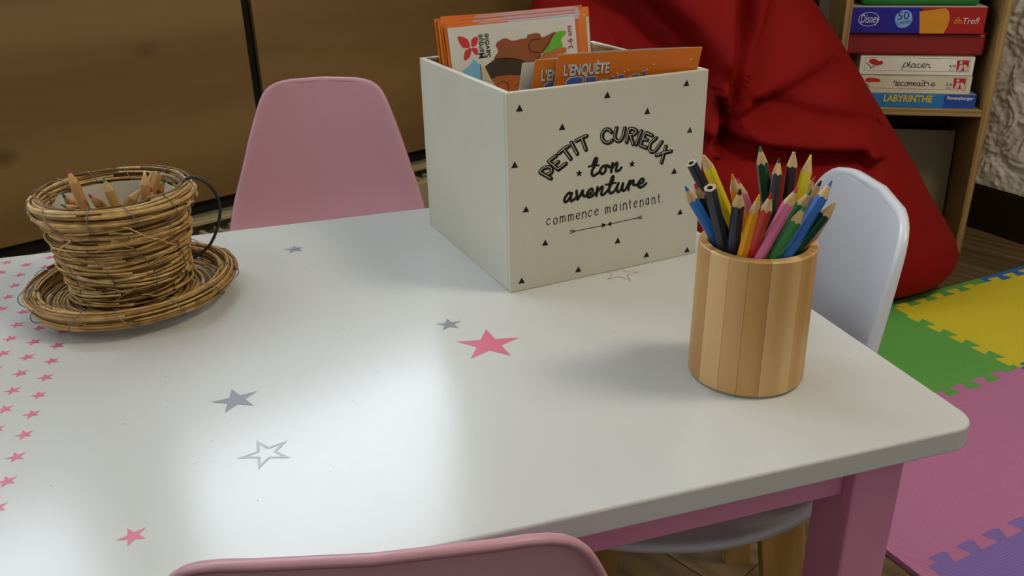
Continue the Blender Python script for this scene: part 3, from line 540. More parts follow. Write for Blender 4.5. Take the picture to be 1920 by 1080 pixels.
for s in D['thin']: stroke(q, PB, s, .0010, .0002)
q.build('small_lettering', ink, sb)
q = MB()
for s in D['arrow']: stroke(q, PB, s, .0008, .0002, False)
for s in D['heads']: shape(q, PB, s, .0002)
q.build('arrow_print', ink, sb)
for i, (u, z) in enumerate(D['tri']):
    q = MB(); r = .0045; shape(q, PB, [(u + r*math.cos(R(a)), z + r*math.sin(R(a))) for a in (88, 208, 328)], .0002); q.build('triangle_print', flat('#3a382e') if i == 5 else ink, sb)
for u, z in D['dots']:
    q = MB(); shape(q, PB, star_pts(u, z, .0040, R(90), .5), .0002); q.build('star_print', ink, sb)

# ------------------------------------------------------------------ leaflets in the box
orange = mat('leaflet_orange', '#d9751a', .35, var=.03); orange_dim = mat('leaflet_orange_edge', '#c8662a', .45, var=.05)
paper = mat('leaflet_paper', '#c8c4ba', .45, var=.02); lilac = mat('leaflet_lilac', '#b9a9c4', .45); navy = mat('leaflet_navy', '#1a1a6a', .45); palebl = mat('leaflet_pale_blue', '#a8bcd8', .45)
def leaflet(key, wid, hgt, cover, inner, label, group, bow=.004, shift=(0, 0, 0), back=None, block=0, shear=0):
    o, ex, ey, w = D['planes'][key]; ex = Vector(ex); ey = Vector(ey); o = Vector(o) + ex*shift[0] + ey*shift[1]; nn = ex.cross(ey)
    back_dir = -nn
    o = o + back_dir*shift[2]
    t = tag(empty('leaflet'), label, 'leaflet', group)
    pl = Plane(o, ex, ey, nn)
    def sheet(name, m, d, b, th, dz=0, x0=0, x1=wid):
        q = MB(); N = 12; fr = []; bk = []
        for i in range(N+1):
            x = x0 + (x1-x0)*i/N; y_ = d + b*math.sin(math.pi*i/N)**.7
            fr.append(((x, dz), (x, dz-hgt), y_)); bk.append(y_+th)
        vs = []
        for (a, c, y_), b2 in zip(fr, bk): sx_ = c[0] - shear*hgt; vs += [pl.at(a[0], a[1], -y_), pl.at(sx_, c[1], -y_), pl.at(sx_, c[1], -b2), pl.at(a[0], a[1], -b2)]
        fs = [(0, 1, 2, 3), (N*4+3, N*4+2, N*4+1, N*4)]
        for i in range(N):
            a, b_ = i*4, i*4+4
            for k in range(4): fs.append((a+k, a+(k+1) % 4, b_+(k+1) % 4, b_+k))
        q.add(vs, fs); return q.build(name, m, t)
    sheet('front_cover', cover, 0, 0, .0004)
    if inner: sheet('inner_page', inner, .0006, bow*.5, .0004, -.0008, .002, wid-.002)
    if block:
        x_ = rnd.uniform(.02, .09)
        sheet('page_edges', orange_dim, .0004, 0, block, -.0003, .0002, x_); sheet('page_edges', back, .0004, 0, block, -.0003, x_, wid-.0002)
        q = MB(); shape(q, pl, [(x_, -.0002), (wid, -.0002), (wid, -.004), (x_+.004, -.004)], .0002); q.build('cover_print', back, t)
        q = MB(); lo = [pl.at(-.0003, 0, .0001), pl.at(-.0003, -hgt, .0001), pl.at(-.0003, -hgt, -block-.0004), pl.at(-.0003, 0, -block-.0004)]; q.add(lo, [(0, 1, 2, 3)]); q.build('spine', cover, t)
    else: sheet('back_cover', back or paper, .0012, bow, .0004, -.0001)
    return t, pl
HG = .222; rnd = random.Random(4)
t, pA = leaflet('A', .1635, HG, orange, navy, "orange leaflet lettered L'ENQUÊTE standing nearest the box front", 'leaflets in the box', .0035, shear=.06)
def printA(t, pl):
    for s, qd, c in D['txt_A']:
        text('lettering', s, Plane(pl.at(.0006, -.0006), pl.ex, pl.ey, pl.n), qd, flat('#3a2418'), t, .0002, .05)
        text('lettering', s, pl, qd, flat('#d6d2cc'), t, .0004, .035)
    q = MB(); q2 = MB()
    for c, pts in D['dec_A']:
        cx = sum(p_[0] for p_ in pts)/len(pts); 
        shape(q2, pl, [(cx + (x-cx)*1.13, y+.0009) for x, y in pts], .0002); shape(q, pl, pts, .0004)
    q2.build('lettering_outline', flat('#cfccd4'), t); q.build('blue_lettering', flat('#4a68b8'), t)
    q = MB()
    for x, y in [d_ for d_ in D['dot_A'] if d_[0] < .156]: shape(q, pl, [(x + .0009*math.cos(k*.785), y + .0009*math.sin(k*.785)) for k in range(8)], .0004)
    q.build('dot_print', flat('#f0dc90'), t)
printA(t, pA)
t, pB = leaflet('B', .1635, HG-.006, orange, navy, "orange leaflet half hidden behind the front L'ENQUÊTE leaflet", 'leaflets in the box', .0035, shear=.06)
printA(t, pB)
leaflet('C', .1635, HG-.010, paper, None, 'plain white leaflet just behind the two front orange leaflets', 'leaflets in the box', .002, shear=.06)
t, pD = leaflet('D', D['planes']['D'][3], .235, paper, None, 'white leaflet with red petal logo and brown cartoon head', 'leaflets in the box', .001, (.0014, 0, 0))
CD = dict(red='#c03030', brown='#8a4a24', dark='#3c2c1a', face='#a5561c', green='#62a832', tan='#b0672e', sky='#74aed0', cream='#c4b090')
for i, (c, pts) in enumerate(D['dec_D']):
    q = MB(); shape(q, pD, pts, .0002 + .00008*(i % 4), c in ('red', 'brown', 'green')); q.build('cover_print', flat(CD[c]), t)
q = MB()
for s in D['lin_D']: stroke(q, pD, s, .0006, .0007)
q.build('line_print', flat('#2c1c12'), t)
for s, qd, c in D['txt_D']: text('lettering', s, pD, qd, flat('#2a2420' if c == 'black' else '#b02040'), t, .0004, .01)
oZ, exZ, eyZ, wZ = D['planes']['Z']; rnd = random.Random(4)
oD = Vector(D['planes']['D'][0]); oZv = Vector(oZ)
NS = 12
for k in range(NS):
    f = (k+1)/(NS+1); 
    key = 'D'; D['planes']['K'] = [list(oD.lerp(oZv, f)), D['planes']['D'][1], D['planes']['D'][2], 0]
    dx = rnd.uniform(-.004, .004) + (-.002 - .012*f if k < NS-1 else 0) + .004; dy = rnd.uniform(-.0008, .0008)
    wk = .1655 + rnd.uniform(-.002, .002) + .02*f
    dx = max(dx, .0022 - .0164*f)
    leaflet('K', min(wk, .222 - max(dx, 0) - .012), .236, orange if k % 3 else orange_dim, None, 'orange leaflet of the tight bundle leaning on the box back', 'bundle of orange leaflets', .0012, (dx, dy, 0), block=.0030, back=(lilac, palebl, paper, orange_dim)[k % 4])
t, pZ = leaflet('Z', .1975, .238, orange, None, 'rearmost orange leaflet, wider than the bundle before it', 'leaflets in the box', .002, back=paper)
q = MB()
for x, y in D['dot_Z']: shape(q, pZ, [(x + .0012*math.cos(k*.785), y + .0012*math.sin(k*.785)) for k in range(8)], .0003)
q.build('dot_print', flat('#f0dc90'), t)
q = MB(); shape(q, pZ, [(.1925, -.012), (.1965, -.012), (.1965, -.12), (.1925, -.12)], .0003); q.build('white_margin', flat('#c8c4ba'), t)

# ------------------------------------------------------------------ pencils
def pencil(T, B, col_body, lead, label, group, cat='pencil', flatend=False, blunt=False, rad=.0048, wm_=None, cone=.0165, name='coloured_pencil', tipc=None):
    T = Vector(T); B = Vector(B); ax = (T-B); Lg = ax.length; ax.normalize()
    Mx = ax.to_track_quat('Z', 'Y').to_matrix().to_4x4(); Mx.translation = B
    rt = empty(name, M=Mx); tag(rt, label, cat, group)
    N = 24; hexr = lambda a: rad*math.cos(math.pi/6)/math.cos(((a + rphase) % (math.pi/3)) - math.pi/6)
    rphase = random.uniform(0, 1)
    cut = cone if not flatend else 0
    rc = rad*1.0
    zt = Lg if not blunt else Lg + .003       # apex
    b0, b1, w1, l0 = [], [], [], []
    for k in range(N):
        a = 2*math.pi*k/N; r = hexr(a); c_, s_ = math.cos(a), math.sin(a)
        b0.append(Vector((r*c_, r*s_, 0)))
        if flatend: zc = Lg
        else: zc = zt - r/rc*cone - (.0006 if k % 4 == 0 else 0)
        b1.append(Vector((r*c_, r*s_, zc)))
        if not flatend:
            zz = zt - .0056 if not blunt else Lg - .001 + random.uniform(-.0006, .0006); rr_ = (zt-zz)/cone*rc
            w1.append(Vector((rr_*c_, rr_*s_, zz)))
    q = MB(); q.grid([b0, b1], close=True); q.add(b0, [tuple(range(N))])
    if flatend: pass
    q.build('painted_body', col_body, rt, 0)
    if flatend:
        ring = [Vector((.0021*math.cos(2*math.pi*k/N), .0021*math.sin(2*math.pi*k/N), Lg)) for k in range(N)]
        hl = [Vector((v.x, v.y, Lg-.0015)) for v in ring]
        q = MB(); q.grid([b1, ring], close=True); q.build('end_grain', endw, rt)
        q = MB(); q.grid([ring, hl], close=True); q.add(hl, [tuple(range(N))]); q.build('lead', lead, rt)
    else:
        q = MB(); q.grid([b1, w1], close=True)
        if blunt: q.add(w1, [tuple(range(N))])
        q.build('sharpened_wood', wm_ or conew, rt)
        if not blunt or tipc:
            q = MB(); tip = [Vector((v.x*.38, v.y*.38, zt-.0012)) for v in w1]
            q.grid([w1, tip], close=True); q.add(tip, [tuple(range(N))]); q.build('lead', lead, rt)
    return rt
conew = mat('pencil_wood', '#c9a873', .6, var=.06, scale=120, stretch=(1, 1, .3)); endw = mat('pencil_end_wood', '#a8977c', .6)
def lac(n_, c): return mat('pencil_' + n_, c, .28, var=.02, spec=.5)
LC = {k: lac(k, v) for k, v in dict(navy='#171a30', grey='#2e3038', yellow='#dcc514', blue='#1b66b8', maroon='#2e1018', orange='#e0861e', pink='#d8749a', amber='#e59a16', red='#b3251a', dgreen='#12462c', black='#161412', green='#2a7a3c', lilac='#9a94b8', rose='#c42a50', dot='#2a5a9a').items()}
PD = {'navy_flat': ('navy', 'grey', 'dark navy unsharpened pencil leaning out at the far left of the cup', 1, 0), 'yellow_blunt': ('yellow', 'yellow', 'long yellow pencil with blunt bare wood tip at the left of the cup', 0, 1),
 'blue': ('blue', 'blue', 'blue pencil leaning outermost left over the cup rim', 0, 0), 'grey_flat': ('grey', 'black', 'dark grey hexagonal pencil with flat end and hollow lead', 1, 0),
 'maroon': ('maroon', 'rose', 'dark maroon pencil with broken pink tip between blue and grey pencils', 0, 0), 'orange_l': ('amber', 'orange', 'orange tipped pencil standing behind the dark navy sharpened one', 0, 0),
 'pink_s': ('pink', 'rose', 'thin pink pencil tip showing behind the orange pencils', 0, 0), 'navy_front': ('navy', 'navy', 'dark navy sharpened pencil at the front left of the cup', 0, 0),
 'amber': ('amber', 'amber', 'amber yellow pencil at the front centre of the cup', 0, 0), 'red': ('red', 'red', 'red pencil right of the amber one at the cup front', 0, 0),
 'green_tall': ('dgreen', 'green', 'tall dark green pencil, highest in the cup', 0, 0), 'black_tall': ('black', 'black', 'tall black pencil with a dark lead at the back of the cup', 0, 0),
 'maroon_tall': ('maroon', 'rose', 'tall dark maroon pencil with blunt bare wood tip', 0, 1), 'yellow_r': ('yellow', 'yellow', 'yellow pencil at the back right before the white chair', 0, 0),
 'pink': ('pink', 'rose', 'pink pencil leaning right at the front of the cup', 0, 0), 'green_back': ('green', 'green', 'green pencil with small lead just behind the pink pencil', 0, 0),
 'lilac': ('lilac', 'maroon', 'pale lilac pencil with dark maroon lead behind the blue pencil', 0, 0), 'red_back': ('red', 'red', 'red leaded pencil at the back right of the cup', 0, 0),
 'green': ('green', 'green', 'mid green pencil between the pink and blue pencils at the cup front', 0, 0), 'blue_r': ('blue', 'blue', 'blue pencil leaning right across the front of the cup', 0, 0),
 'green_r': ('dgreen', 'dgreen', 'dark green pencil with blunt tip leaning outermost right', 0, 1), 'orange_r': ('orange', 'orange', 'orange pencil hidden behind the outermost dark green pencil', 0, 0)}
for row in D['pen']:
    b_, l_, lb, fe, bl = PD[row[0]]
    pencil(row[1:4], row[4:7], LC[b_], LC[l_], lb, 'coloured pencils in the wooden cup', flatend=bool(fe), blunt=bool(bl), rad=.0052 if row[0] in ('grey_flat', 'navy_front') else .0048)
natw = mat('natural_pencil', '#b98c50', .5, var=.08, scale=60, stretch=(1, 1, .08)); natc = mat('natural_pencil_tip', '#c79c60', .55, var=.05, scale=80)
lead_c = dict(purple='#8a3a78', green='#2a8a68', cream='#cfc7a0', pink='#c8285a', blue='#3c5c98', green2='#2c8a64', green3='#2a8464', red='#c03020', flat1='#5a4030', flat2='#806040', flat3='#806040')
BL = {'purple': 'natural wood pencil with purple lead rising highest at the basket left', 'green': 'natural wood pencil with green lead in the middle of the basket', 'cream': 'upright natural wood pencil with pale lead at the basket right', 'pink': 'short natural wood pencil with pink lead leaning in the basket centre',
 'blue': 'natural wood pencil with blue lead lying low at the basket left', 'green2': 'natural wood pencil with green lead lowest at the basket left rim', 'green3': 'natural wood pencil with green lead at the basket right rim', 'red': 'natural wood pencil with red lead beside the upright pale one',
 'flat1': 'natural wood pencil with flat end near the basket right rim', 'flat2': 'natural wood pencil standing just behind the upright pale one', 'flat3': 'natural wood pencil lying across the basket toward the right rim'}
for row in D['bas']:
    k = row[0]; pencil(row[1:4], row[4:7], natw, flat(lead_c[k]), BL[k], 'natural pencils in the wicker cup', flatend=k in ('flat1',), blunt=k in ('flat2', 'flat3'), rad=.0048, wm_=natc, name='natural_pencil')

# ------------------------------------------------------------------ wooden pencil cup
HC = Vector((.2024, .6557, TZ)); HH = .1221
hc = tag(empty('pencil_cup', HC), 'round cup of glued pine staves holding coloured pencils', 'cup')
def rad_at(z): return .0490 - .0014*z/HH
tones = [('#c59c62', '#b08548'), ('#cfa970', '#bd9355'), ('#b58a50', '#a2753c'), ('#cba46a', '#b08244'), ('#d0ab72', '#bf965a'), ('#bf9658', '#ab8040')]
swm = [wood('stave_pine_%d' % i, a, b, axis=2, ring=(9, 16, 12, 8, 14, 10)[i], rough=.38, dist=2.5, grain=3, off=i*.9) for i, (a, b) in enumerate(tones)]
angs = [0, 34, 62, 92, 118, 148, 178, 205, 228, 247, 268, 300, 322, 342, 360]
for i in range(len(angs)-1):
    a0, a1 = R(angs[i]) + .002, R(angs[i+1]) - .002; n_ = max(4, int((a1-a0)/R(4))); q = MB(); rows = []
    prof = [(.0, 1), (.003, 1), (HH-.0015, 1), (HH, .985)]
    for k in range(n_+1):
        a = a0 + (a1-a0)*k/n_; c_, s_ = math.cos(a), math.sin(a)
        ro = [(rad_at(0)-.0012, .0018), (rad_at(0), .003), (rad_at(HH), HH-.0012), (rad_at(HH)-.0012, HH), (.0405, HH), (.0400, HH-.001), (.0400, .008), (.0400, .0018)]
        rows.append([Vector((r*c_, r*s_, z)) for r, z in ro])
    q.grid(rows, close=True); q.add(rows[0], [tuple(range(8))]); q.add(rows[-1], [tuple(range(8))])
    q.build('stave', swm[(i*5+2) % 6], hc, smooth=False)
q = MB(); q.prism([(.0478*math.cos(R(a)), .0478*math.sin(R(a))) for a in range(0, 360, 6)], 0, .0018); q.build('base_disc', mat('cup_base', '#8a8a7a', .5), hc)
q = MB(); q.prism([(.0398*math.cos(R(a)), .0398*math.sin(R(a))) for a in range(0, 360, 8)], .0019, .012); q.build('cup_bottom', swm[1], hc)

# ------------------------------------------------------------------ wicker cup and saucer
tw = [mat('twig_%d' % i, c, .6, var=.10, scale=90, color2=c2, bump=.3, bscale=500) for i, (c, c2) in enumerate((('#c29a58', '#946e36'), ('#a8813f', '#765524'), ('#cfaa68', '#a07a40'), ('#dcbf86', '#b08c50'), ('#8e6a30', '#5c3f18')))]
wire = mat('tie_wire', '#7a7478', .4, metal=.6)
wr_ = random.Random(11)
SC = Vector((-.4012, .8354, TZ))
def strands(rows, name, parent, m, seed, center=Vector((0, 0, 0))):
    rd_ = random.Random(seed); q = MB()
    for (r0, z0, rad_, n_, jit) in rows:
        for k in range(n_):
            a0 = rd_.uniform(0, 2*math.pi); span = rd_.uniform(1.2, 4.2); N = int(span*9) + 3
            rj = rd_.uniform(-jit, jit); zj = rd_.uniform(-jit, jit); sl = rd_.uniform(-1, 1)*jit*1.3; ph = rd_.uniform(0, 6.28); fr = rd_.uniform(1.5, 4)
            pts = []; rads = []; w0 = rad_*rd_.uniform(.55, 1.3)
            for i in range(N):
                t = i/(N-1); a = a0 + span*t
                pts.append(center + Vector(((r0 + rj + jit*.5*math.sin(fr*a + ph))*math.cos(a), (r0 + rj + jit*.5*math.sin(fr*a + ph))*math.sin(a), max(rad_, z0 + zj + sl*(t-.5)*2 + jit*.4*math.cos(fr*a + 2*ph)))))
                rads.append(w0*(1 - .35*t)*(1 + .12*math.sin(9*a)))
            q.tube(pts, rads, 6)
    o = q.build(name, m, parent, smooth=True, kind='stuff'); return o
sc = tag(empty('wicker_saucer', SC), 'round woven twig saucer under the wicker cup', 'saucer')
rows = [[], [], []]
for i in range(30):
    t = i/29; r = .030 + .062*t; z = .004 + .012*t**1.5
    rows[i % 3].append((r, z, .0015, 3, .0018))
for i in range(26):
    a = i*2.4; rr0 = .0095*math.sqrt((i+.5)/26)
    rows[i % 3].append((.0965 + rr0*math.cos(a)*.95, .0215 + rr0*math.sin(a)*.8, .0017, 3, .0012))
for k in range(3): strands(rows[k], 'woven_twigs', sc, tw[(k+1) % 3], 30+k)
q = MB(); q.prism([(.034*math.cos(R(a)), .034*math.sin(R(a))) for a in range(0, 360, 10)], .0015, .004); q.build('base_disc', tw[1], sc)
def tie(parent, c, a, r0, z0, rw, zw):
    pts = []
    tilt = wr_.uniform(-.12, .12)
    for k in range(15):
        t = 2*math.pi*k/14; r = r0 + rw*math.cos(t); z = z0 + zw*math.sin(t); aa = a + tilt*math.sin(t)
        pts.append(Vector(((r)*math.cos(aa), (r)*math.sin(aa), z)) + c)
    q = MB(); q.tube(pts, .0005, 5, False); q.build('wire_tie', wire, parent, smooth=True)
for k in range(13): tie(sc, Vector((0, 0, 0)), k*2*math.pi/13 + .2, .0965, .0215, .0118, .0100)
CC = Vector((-.4085, .8500, TZ+.0095))
Mc = Matrix.Translation(CC) @ Matrix.Rotation(R(0), 4, 'X')
cu = tag(empty('wicker_cup', M=Mc), 'woven twig basket shaped like a teacup holding natural pencils', 'basket')
def cr_(z): return .0565 + .0115*min(1, z/.085)**.9
rows = [[], [], [], [], []]
for i in range(44):
    z = .003 + .090*i/43; rows[i % 4].append((cr_(z), z, .0019, 3, .0032)); rows[4].append((cr_(z)-.0035, z+.001, .0018, 4, .0012))  # inner layer in the darkest twig tone, painting shade into the weave gaps
for i in range(34):
    a = i*2.4; rr0 = .0125*math.sqrt((i+.5)/34)
    rows[(i*2) % 5].append((.0725 + rr0*math.cos(a)*.62, .0990 + rr0*math.sin(a)*.95, .0018, 3, .0018))
for k in range(5): strands(rows[k], 'woven_twigs', cu, tw[k], 60+k)
q = MB(); rows2 = []
lin_m = mat('liner_paper', '#c9c5b4', .6, var=.05, bump=1, bscale=30)
for j in range(10):
    z = .006 + .094*j/9; rows2.append([Vector(((cr_(z)*.88 - .001 + .0012*math.sin(k*1.3 + j) + .0010*math.sin(k*.4+2*j))*math.cos(2*math.pi*k/48), (cr_(z)*.88 - .001 + .0012*math.sin(k*1.3 + j))*math.sin(2*math.pi*k/48), z + (.004*noise.noise(Vector((k*.5, 0, 0))) if j == 9 else 0))) for k in range(48)])
q.grid(rows2, close=True); q.add(rows2[0], [tuple(range(48))]); q.build('paper_liner', lin_m, cu, smooth=True)
for k in range(12): tie(cu, Vector((0, 0, 0)), k*2*math.pi/12 + .1, .0725, .0990, .0098, .0135)
for k in range(10):
    a = k*2*math.pi/10 + .35; z = .008; pts = []
    while z < .088: pts.append(Vector(((cr_(z)+.0032 + .0010*math.sin(z*500))*math.cos(a + .15*math.sin(z*60)), (cr_(z)+.0032 + .0010*math.sin(z*500))*math.sin(a + .15*math.sin(z*60)), z))); z += .004
    q = MB(); q.tube(pts, .00045, 5, False); q.build('wire_tie', wire, cu, smooth=True)
q = MB(); sr = random.Random(21)
for k in range(70):
    a = sr.uniform(0, 6.28); z = sr.uniform(.008, .095); r = cr_(z) + .003 + (.006 if z > .085 else 0); l = sr.uniform(.010, .028); sl = sr.uniform(-.7, .7)
    q.tube([Vector(((r + .002*t)*math.cos(a + l*t/r), (r + .002*t)*math.sin(a + l*t/r), z + sl*l*t + .0008*math.sin(6*t))) for t in (0, .25, .5, .75, 1)], sr.choice([.0004, .0007, .0012]), 5)
q.build('stray_fibres', tw[2], cu, kind='stuff')
# black cord handle on the right side
hpts = smooth_line([(.066, .012, .110), (.078, .018, .114), (.092, .024, .102), (.098, .026, .082), (.094, .024, .060), (.083, .018, .038), (.066, .010, .026)], 6)
q = MB(); q.tube(hpts, .0017, 8); q.build('handle', mat('black_cord', '#15181a', .5), cu, smooth=True)

# ------------------------------------------------------------------ red beanbag
red = mat('beanbag_red_canvas', '#820c0a', .75, var=.05, scale=5, bump=.15, bscale=700, sheen=0, spec=.12)
BC = Vector((.45, 2.065, .0)); BR = R(-15)
HZ = [(0, .52), (.02, .60), (.05, .645), (.09, .665), (.14, .655), (.20, .625), (.35, .555), (.50, .475), (.63, .395), (.75, .31), (.85, .21), (.91, .11), (.93, .0)]
def interp(T_, z):
    for (a, b), (c, d) in zip(T_, T_[1:]):
        if z <= c:
            i = T_.index((c, d)); p0 = T_[max(0, i-2)]; p3 = T_[min(len(T_)-1, i+1)]; u = (z-a)/(c-a); k = c-a
            m0 = (d-p0[1])/(c-p0[0])*k; m1 = (p3[1]-b)/(p3[0]-a)*k
            return (2*u**3-3*u*u+1)*b + (u**3-2*u*u+u)*m0 + (3*u*u-2*u**3)*d + (u**3-u*u)*m1
    return T_[-1][1]
def seg_d(p, a, b):
    ab = b-a; t = max(0, min(1, (p-a).dot(ab)/ab.dot(ab))); c = a + ab*t; return (p-c).length, (ab.x*(p.y-a.y) - ab.y*(p.x-a.x))/ab.length, t
CRS = [([(.575, .80), (.545, .66), (.520, .53), (.500, .42), (.492, .37)], .070, .022, 1), ([(.492, .37), (.58, .345), (.68, .335), (.80, .330)], .060, .024, -1),
       ([(.08, .78), (.20, .71), (.31, .66), (.40, .58), (.46, .50)], .095, .055, -1), ([(.64, .70), (.60, .60), (.56, .52)], .022, .03, 1), ([(.75, .52), (.64, .47), (.57, .44)], .018, .03, 1), ([(.84, .40), (.70, .42), (.60, .45)], .014, .03, 1), ([(.30, .50), (.36, .40), (.44, .34)], .03, .04, 1)]
CRV = [([Vector(p_) for p_ in pts], A_, w_, s_) for pts, A_, w_, s_ in CRS]
def fold(x, z):
    p = Vector((x, z)); e = 0
    for pts, A_, w_, s_ in CRV:
        best = min((seg_d(p, a, b) for a, b in zip(pts, pts[1:])), key=lambda t: t[0]); d, sg, _ = best
        if d > w_*5: continue
        side = d if sg*s_ > 0 else -d
        w2 = w_*.45 if side < 0 else w_*1.5          # steep on one side of the crease, gentle on the other
        e += A_*math.exp(-(d/w2)**2)
        e -= A_*.45*math.exp(-((side + w_*1.2)/(w_*1.0))**2) * (1 if d < w_*3.5 else 0)
    return e
q = MB(); rows = []; NA, NZ = 360, 170
for j in range(NZ+1):
    t = j/NZ; z = .93*(1 - math.cos(math.pi*t))/2 if t < 1 else .93
    hx = interp(HZ, z)*.99; hy = .235*(hx/.632)**.8 if hx > 0 else 0; cx_ = -.20*z; row = []
    for k in range(NA):
        a = 2*math.pi*k/NA; c_, s_ = math.cos(a), math.sin(a); e = 2/2.5
        x = hx*abs(c_)**e*(1 if c_ > 0 else -.80) + cx_; y = hy*abs(s_)**e*(1 if s_ > 0 else -1) + .22*z
        wx = BC.x + x*math.cos(BR) - y*math.sin(BR); wy = BC.y + x*math.sin(BR) + y*math.cos(BR)
        fr = max(0, -s_)**.5
        wy += fold(wx, z)*fr
        nn_ = noise.noise(Vector((wx*4, wy*4, z*4)))*.012*min(1, z/.1)
        row.append(Vector((wx + nn_*c_, wy + nn_*s_, .011 + z + nn_*.3)))
    rows.append(row)
q.grid(rows, close=True); q.add(rows[0], [tuple(range(NA-1, -1, -1))])
bag = q.build('beanbag', red, None, smooth=True); tag(bag, 'large red canvas beanbag slumped between the table and the bookcase', 'beanbag')

# ------------------------------------------------------------------ bookcase and games
FB = Vector(D['bookF']); yb = R(-12)
MK = Matrix(((math.cos(yb), -math.sin(yb), 0, FB.x), (math.sin(yb), math.cos(yb), 0, FB.y), (0, 0, 1, 0), (0, 0, 0, 1)))
bk = tag(empty('bookcase', M=MK), 'light wood veneer bookcase with board games beside the plaster wall', 'bookcase')
ven = wood('bookcase_oak_veneer', '#a3844e', '#7c5f33', axis=2, ring=24, rough=.5)
venh = wood('bookcase_oak_veneer_shelf', '#a3844e', '#7c5f33', axis=0, ring=24, rough=.5)
UL, UR, DP, HT = -.377, 0.0, .26, 1.16
onebox('side_panel', (UR-.017, 0, 0), (UR, DP, HT), ven, bk)
onebox('side_panel', (UL, 0, 0), (UL+.017, DP, HT), ven, bk)
onebox('back_panel', (UL, DP, 0), (UR, DP+.004, HT), mat('bookcase_back', '#2a1f12', .8), bk, 0)
for z in (.0, .367, .752, HT-.017): onebox('shelf', (UL+.0172, .002, z), (UR-.0172, DP, z+.017), venh, bk)
PK = lambda v: Plane((0, v, 0), (1, 0, 0), (0, 0, 1), (0, -1, 0))
def game(name, u0, u1, z0, z1, v, d, m, label, top=None, bevel=.0015):
    g = tag(empty(name, M=MK), label, 'board game', 'board games on the shelf')
    onebox('box_base', (u0, v, z0), (u1, v+d, z1-.0015), m, g, bevel)
    onebox('lid_top', (u0+.001, v+.001, z1-.0015), (u1-.001, v+d-.001, z1), top or m, g, 0)
    return g
paleb = mat('game_white_card', '#e2ddce', .5, var=.03); edgec = mat('game_top_card', '#a89a80', .5)
SZ = .384
# bottom to top of the pile
ga = game('board_game', -.335, -.032, SZ, .4195, .020, .20, flat('#2a78b8'), 'blue LABYRINTHE game box at the bottom of the pile', flat('#6c8fa8'))
q = MB(); u = D['la_split'][0]; shape(q, PK(.020), [(u, SZ+.0003), (-.0335, SZ+.0003), (-.0335, .418), (u+.001, .418)], .0003); q.build('cover_print', flat('#2448a0'), ga)
for s, qd, c in D['t_la']: text('lettering', s, PK(.020), qd, flat('#e0b81c' if c == 'yellow' else '#c9c6c8'), ga, .0006, .03)
gb = game('board_game', -.322, -.050, .4196, .4660, .020, .20, mat('game_old_card', '#d8cfb6', .55, var=.05, scale=8), "worn white box lettered reconnaître, second from the bottom", edgec)
gc = game('board_game', -.322, -.052, .4662, .5130, .020, .20, paleb, 'white box lettered placer under the red box', edgec)
for g, st, fr, fl, stem, lgq, tx in ((gb, 's_re', 'fr_re', 'fl_re', 'st_re', 'lg_re', 't_re'), (gc, 's_pl', 'fr_pl', 'fl_pl', 'st_pl', 'lg_pl', 't_pl')):
    P_ = PK(.020)
    q = MB()
    for s in D[st]: stroke(q, P_, s, .0016, .0006)
    q.build('script_lettering', flat('#17151a'), g)
    q = MB(); f4 = D[fr]
    for a, b in zip(f4, f4[1:] + f4[:1]): stroke(q, P_, [a, b], .0006, .0003, False)
    q.build('frame_line', flat('#4a4038'), g)
    q = MB(); [shape(q, P_, s, .0005, True) for s in D[fl]]; q.build('flower_print', flat('#c02418'), g)
    q = MB(); [stroke(q, P_, s, .0014, .0004, False) for s in D[stem]]; q.build('stem_print', flat('#2c5a34'), g)
    q = MB(); shape(q, P_, D[lgq], .0004); q.build('emblem_ground', flat('#b8262a'), g)
    l4 = [Vector(v) for v in D[lgq]]; at_ = lambda a, b: tuple(l4[0].lerp(l4[1], a).lerp(l4[3].lerp(l4[2], a), b))
    q = MB(); cx, cy = at_(.35, .2); shape(q, P_, [(cx + .0035*math.cos(k*.6), cy + .0035*math.sin(k*.6)) for k in range(10)], .0006)
    shape(q, P_, [at_(.25, .42), at_(.5, .38), at_(.52, .70), at_(.38, .97), at_(.05, .97), at_(.2, .75)], .0006)
    shape(q, P_, [at_(.55, .42), at_(.78, .40), at_(.97, .65), at_(.97, .97), at_(.68, .97), at_(.62, .70)], .0006)
    q.build('emblem_figure', flat('#c9c2b0'), g)
    for s, qd, c in D[tx]: text('lettering', s, P_, qd, flat('#2a2824'), g, .0004)
gd = game('board_game', -.3590, -.034, .5132, .5680, .030, .20, mat('game_red_plain', '#86120c', .45, var=.03), 'plain dark red game box with rounded corners in the middle of the pile', None, .006)
ge = game('board_game', -.3585, -.046, .5682, .6320, .020, .20, flat('#26208a', .4), 'blue and red box marked 50 GAMES on top of the red box', flat('#b8b0a8'), .001)
PG = PK(.020); c1, c2 = D['r_puz']; q = MB(); shape(q, PG, [(c1[0], .5686), (-.0465, .5686), (-.0465, .6305), (c1[0], .6305)], .0003); q.build('cover_print', flat('#a3201c', .4), ge)
q = MB(); shape(q, PG, D['p_puz'][0][1], .0005); q.build('cover_print', flat('#d08a20', .4), ge)
cx, cy = D['c_puz'][1]; q = MB(); shape(q, PG, [(cx + .0205*(1+.04*math.sin(k*5))*math.cos(k*.314), cy + .0215*math.sin(k*.314)) for k in range(20)], .0005); q.build('badge_print', flat('#7fa8d8', .4), ge)
q = MB(); cx, cy = D['c_puz'][0]; E1 = [(cx + .0240*math.cos(k*.262), cy + .0165*math.sin(k*.262)) for k in range(25)]; stroke(q, PG, E1, .0013, .0005, False); q.build('oval_print', flat('#d4d0dc', .4), ge)
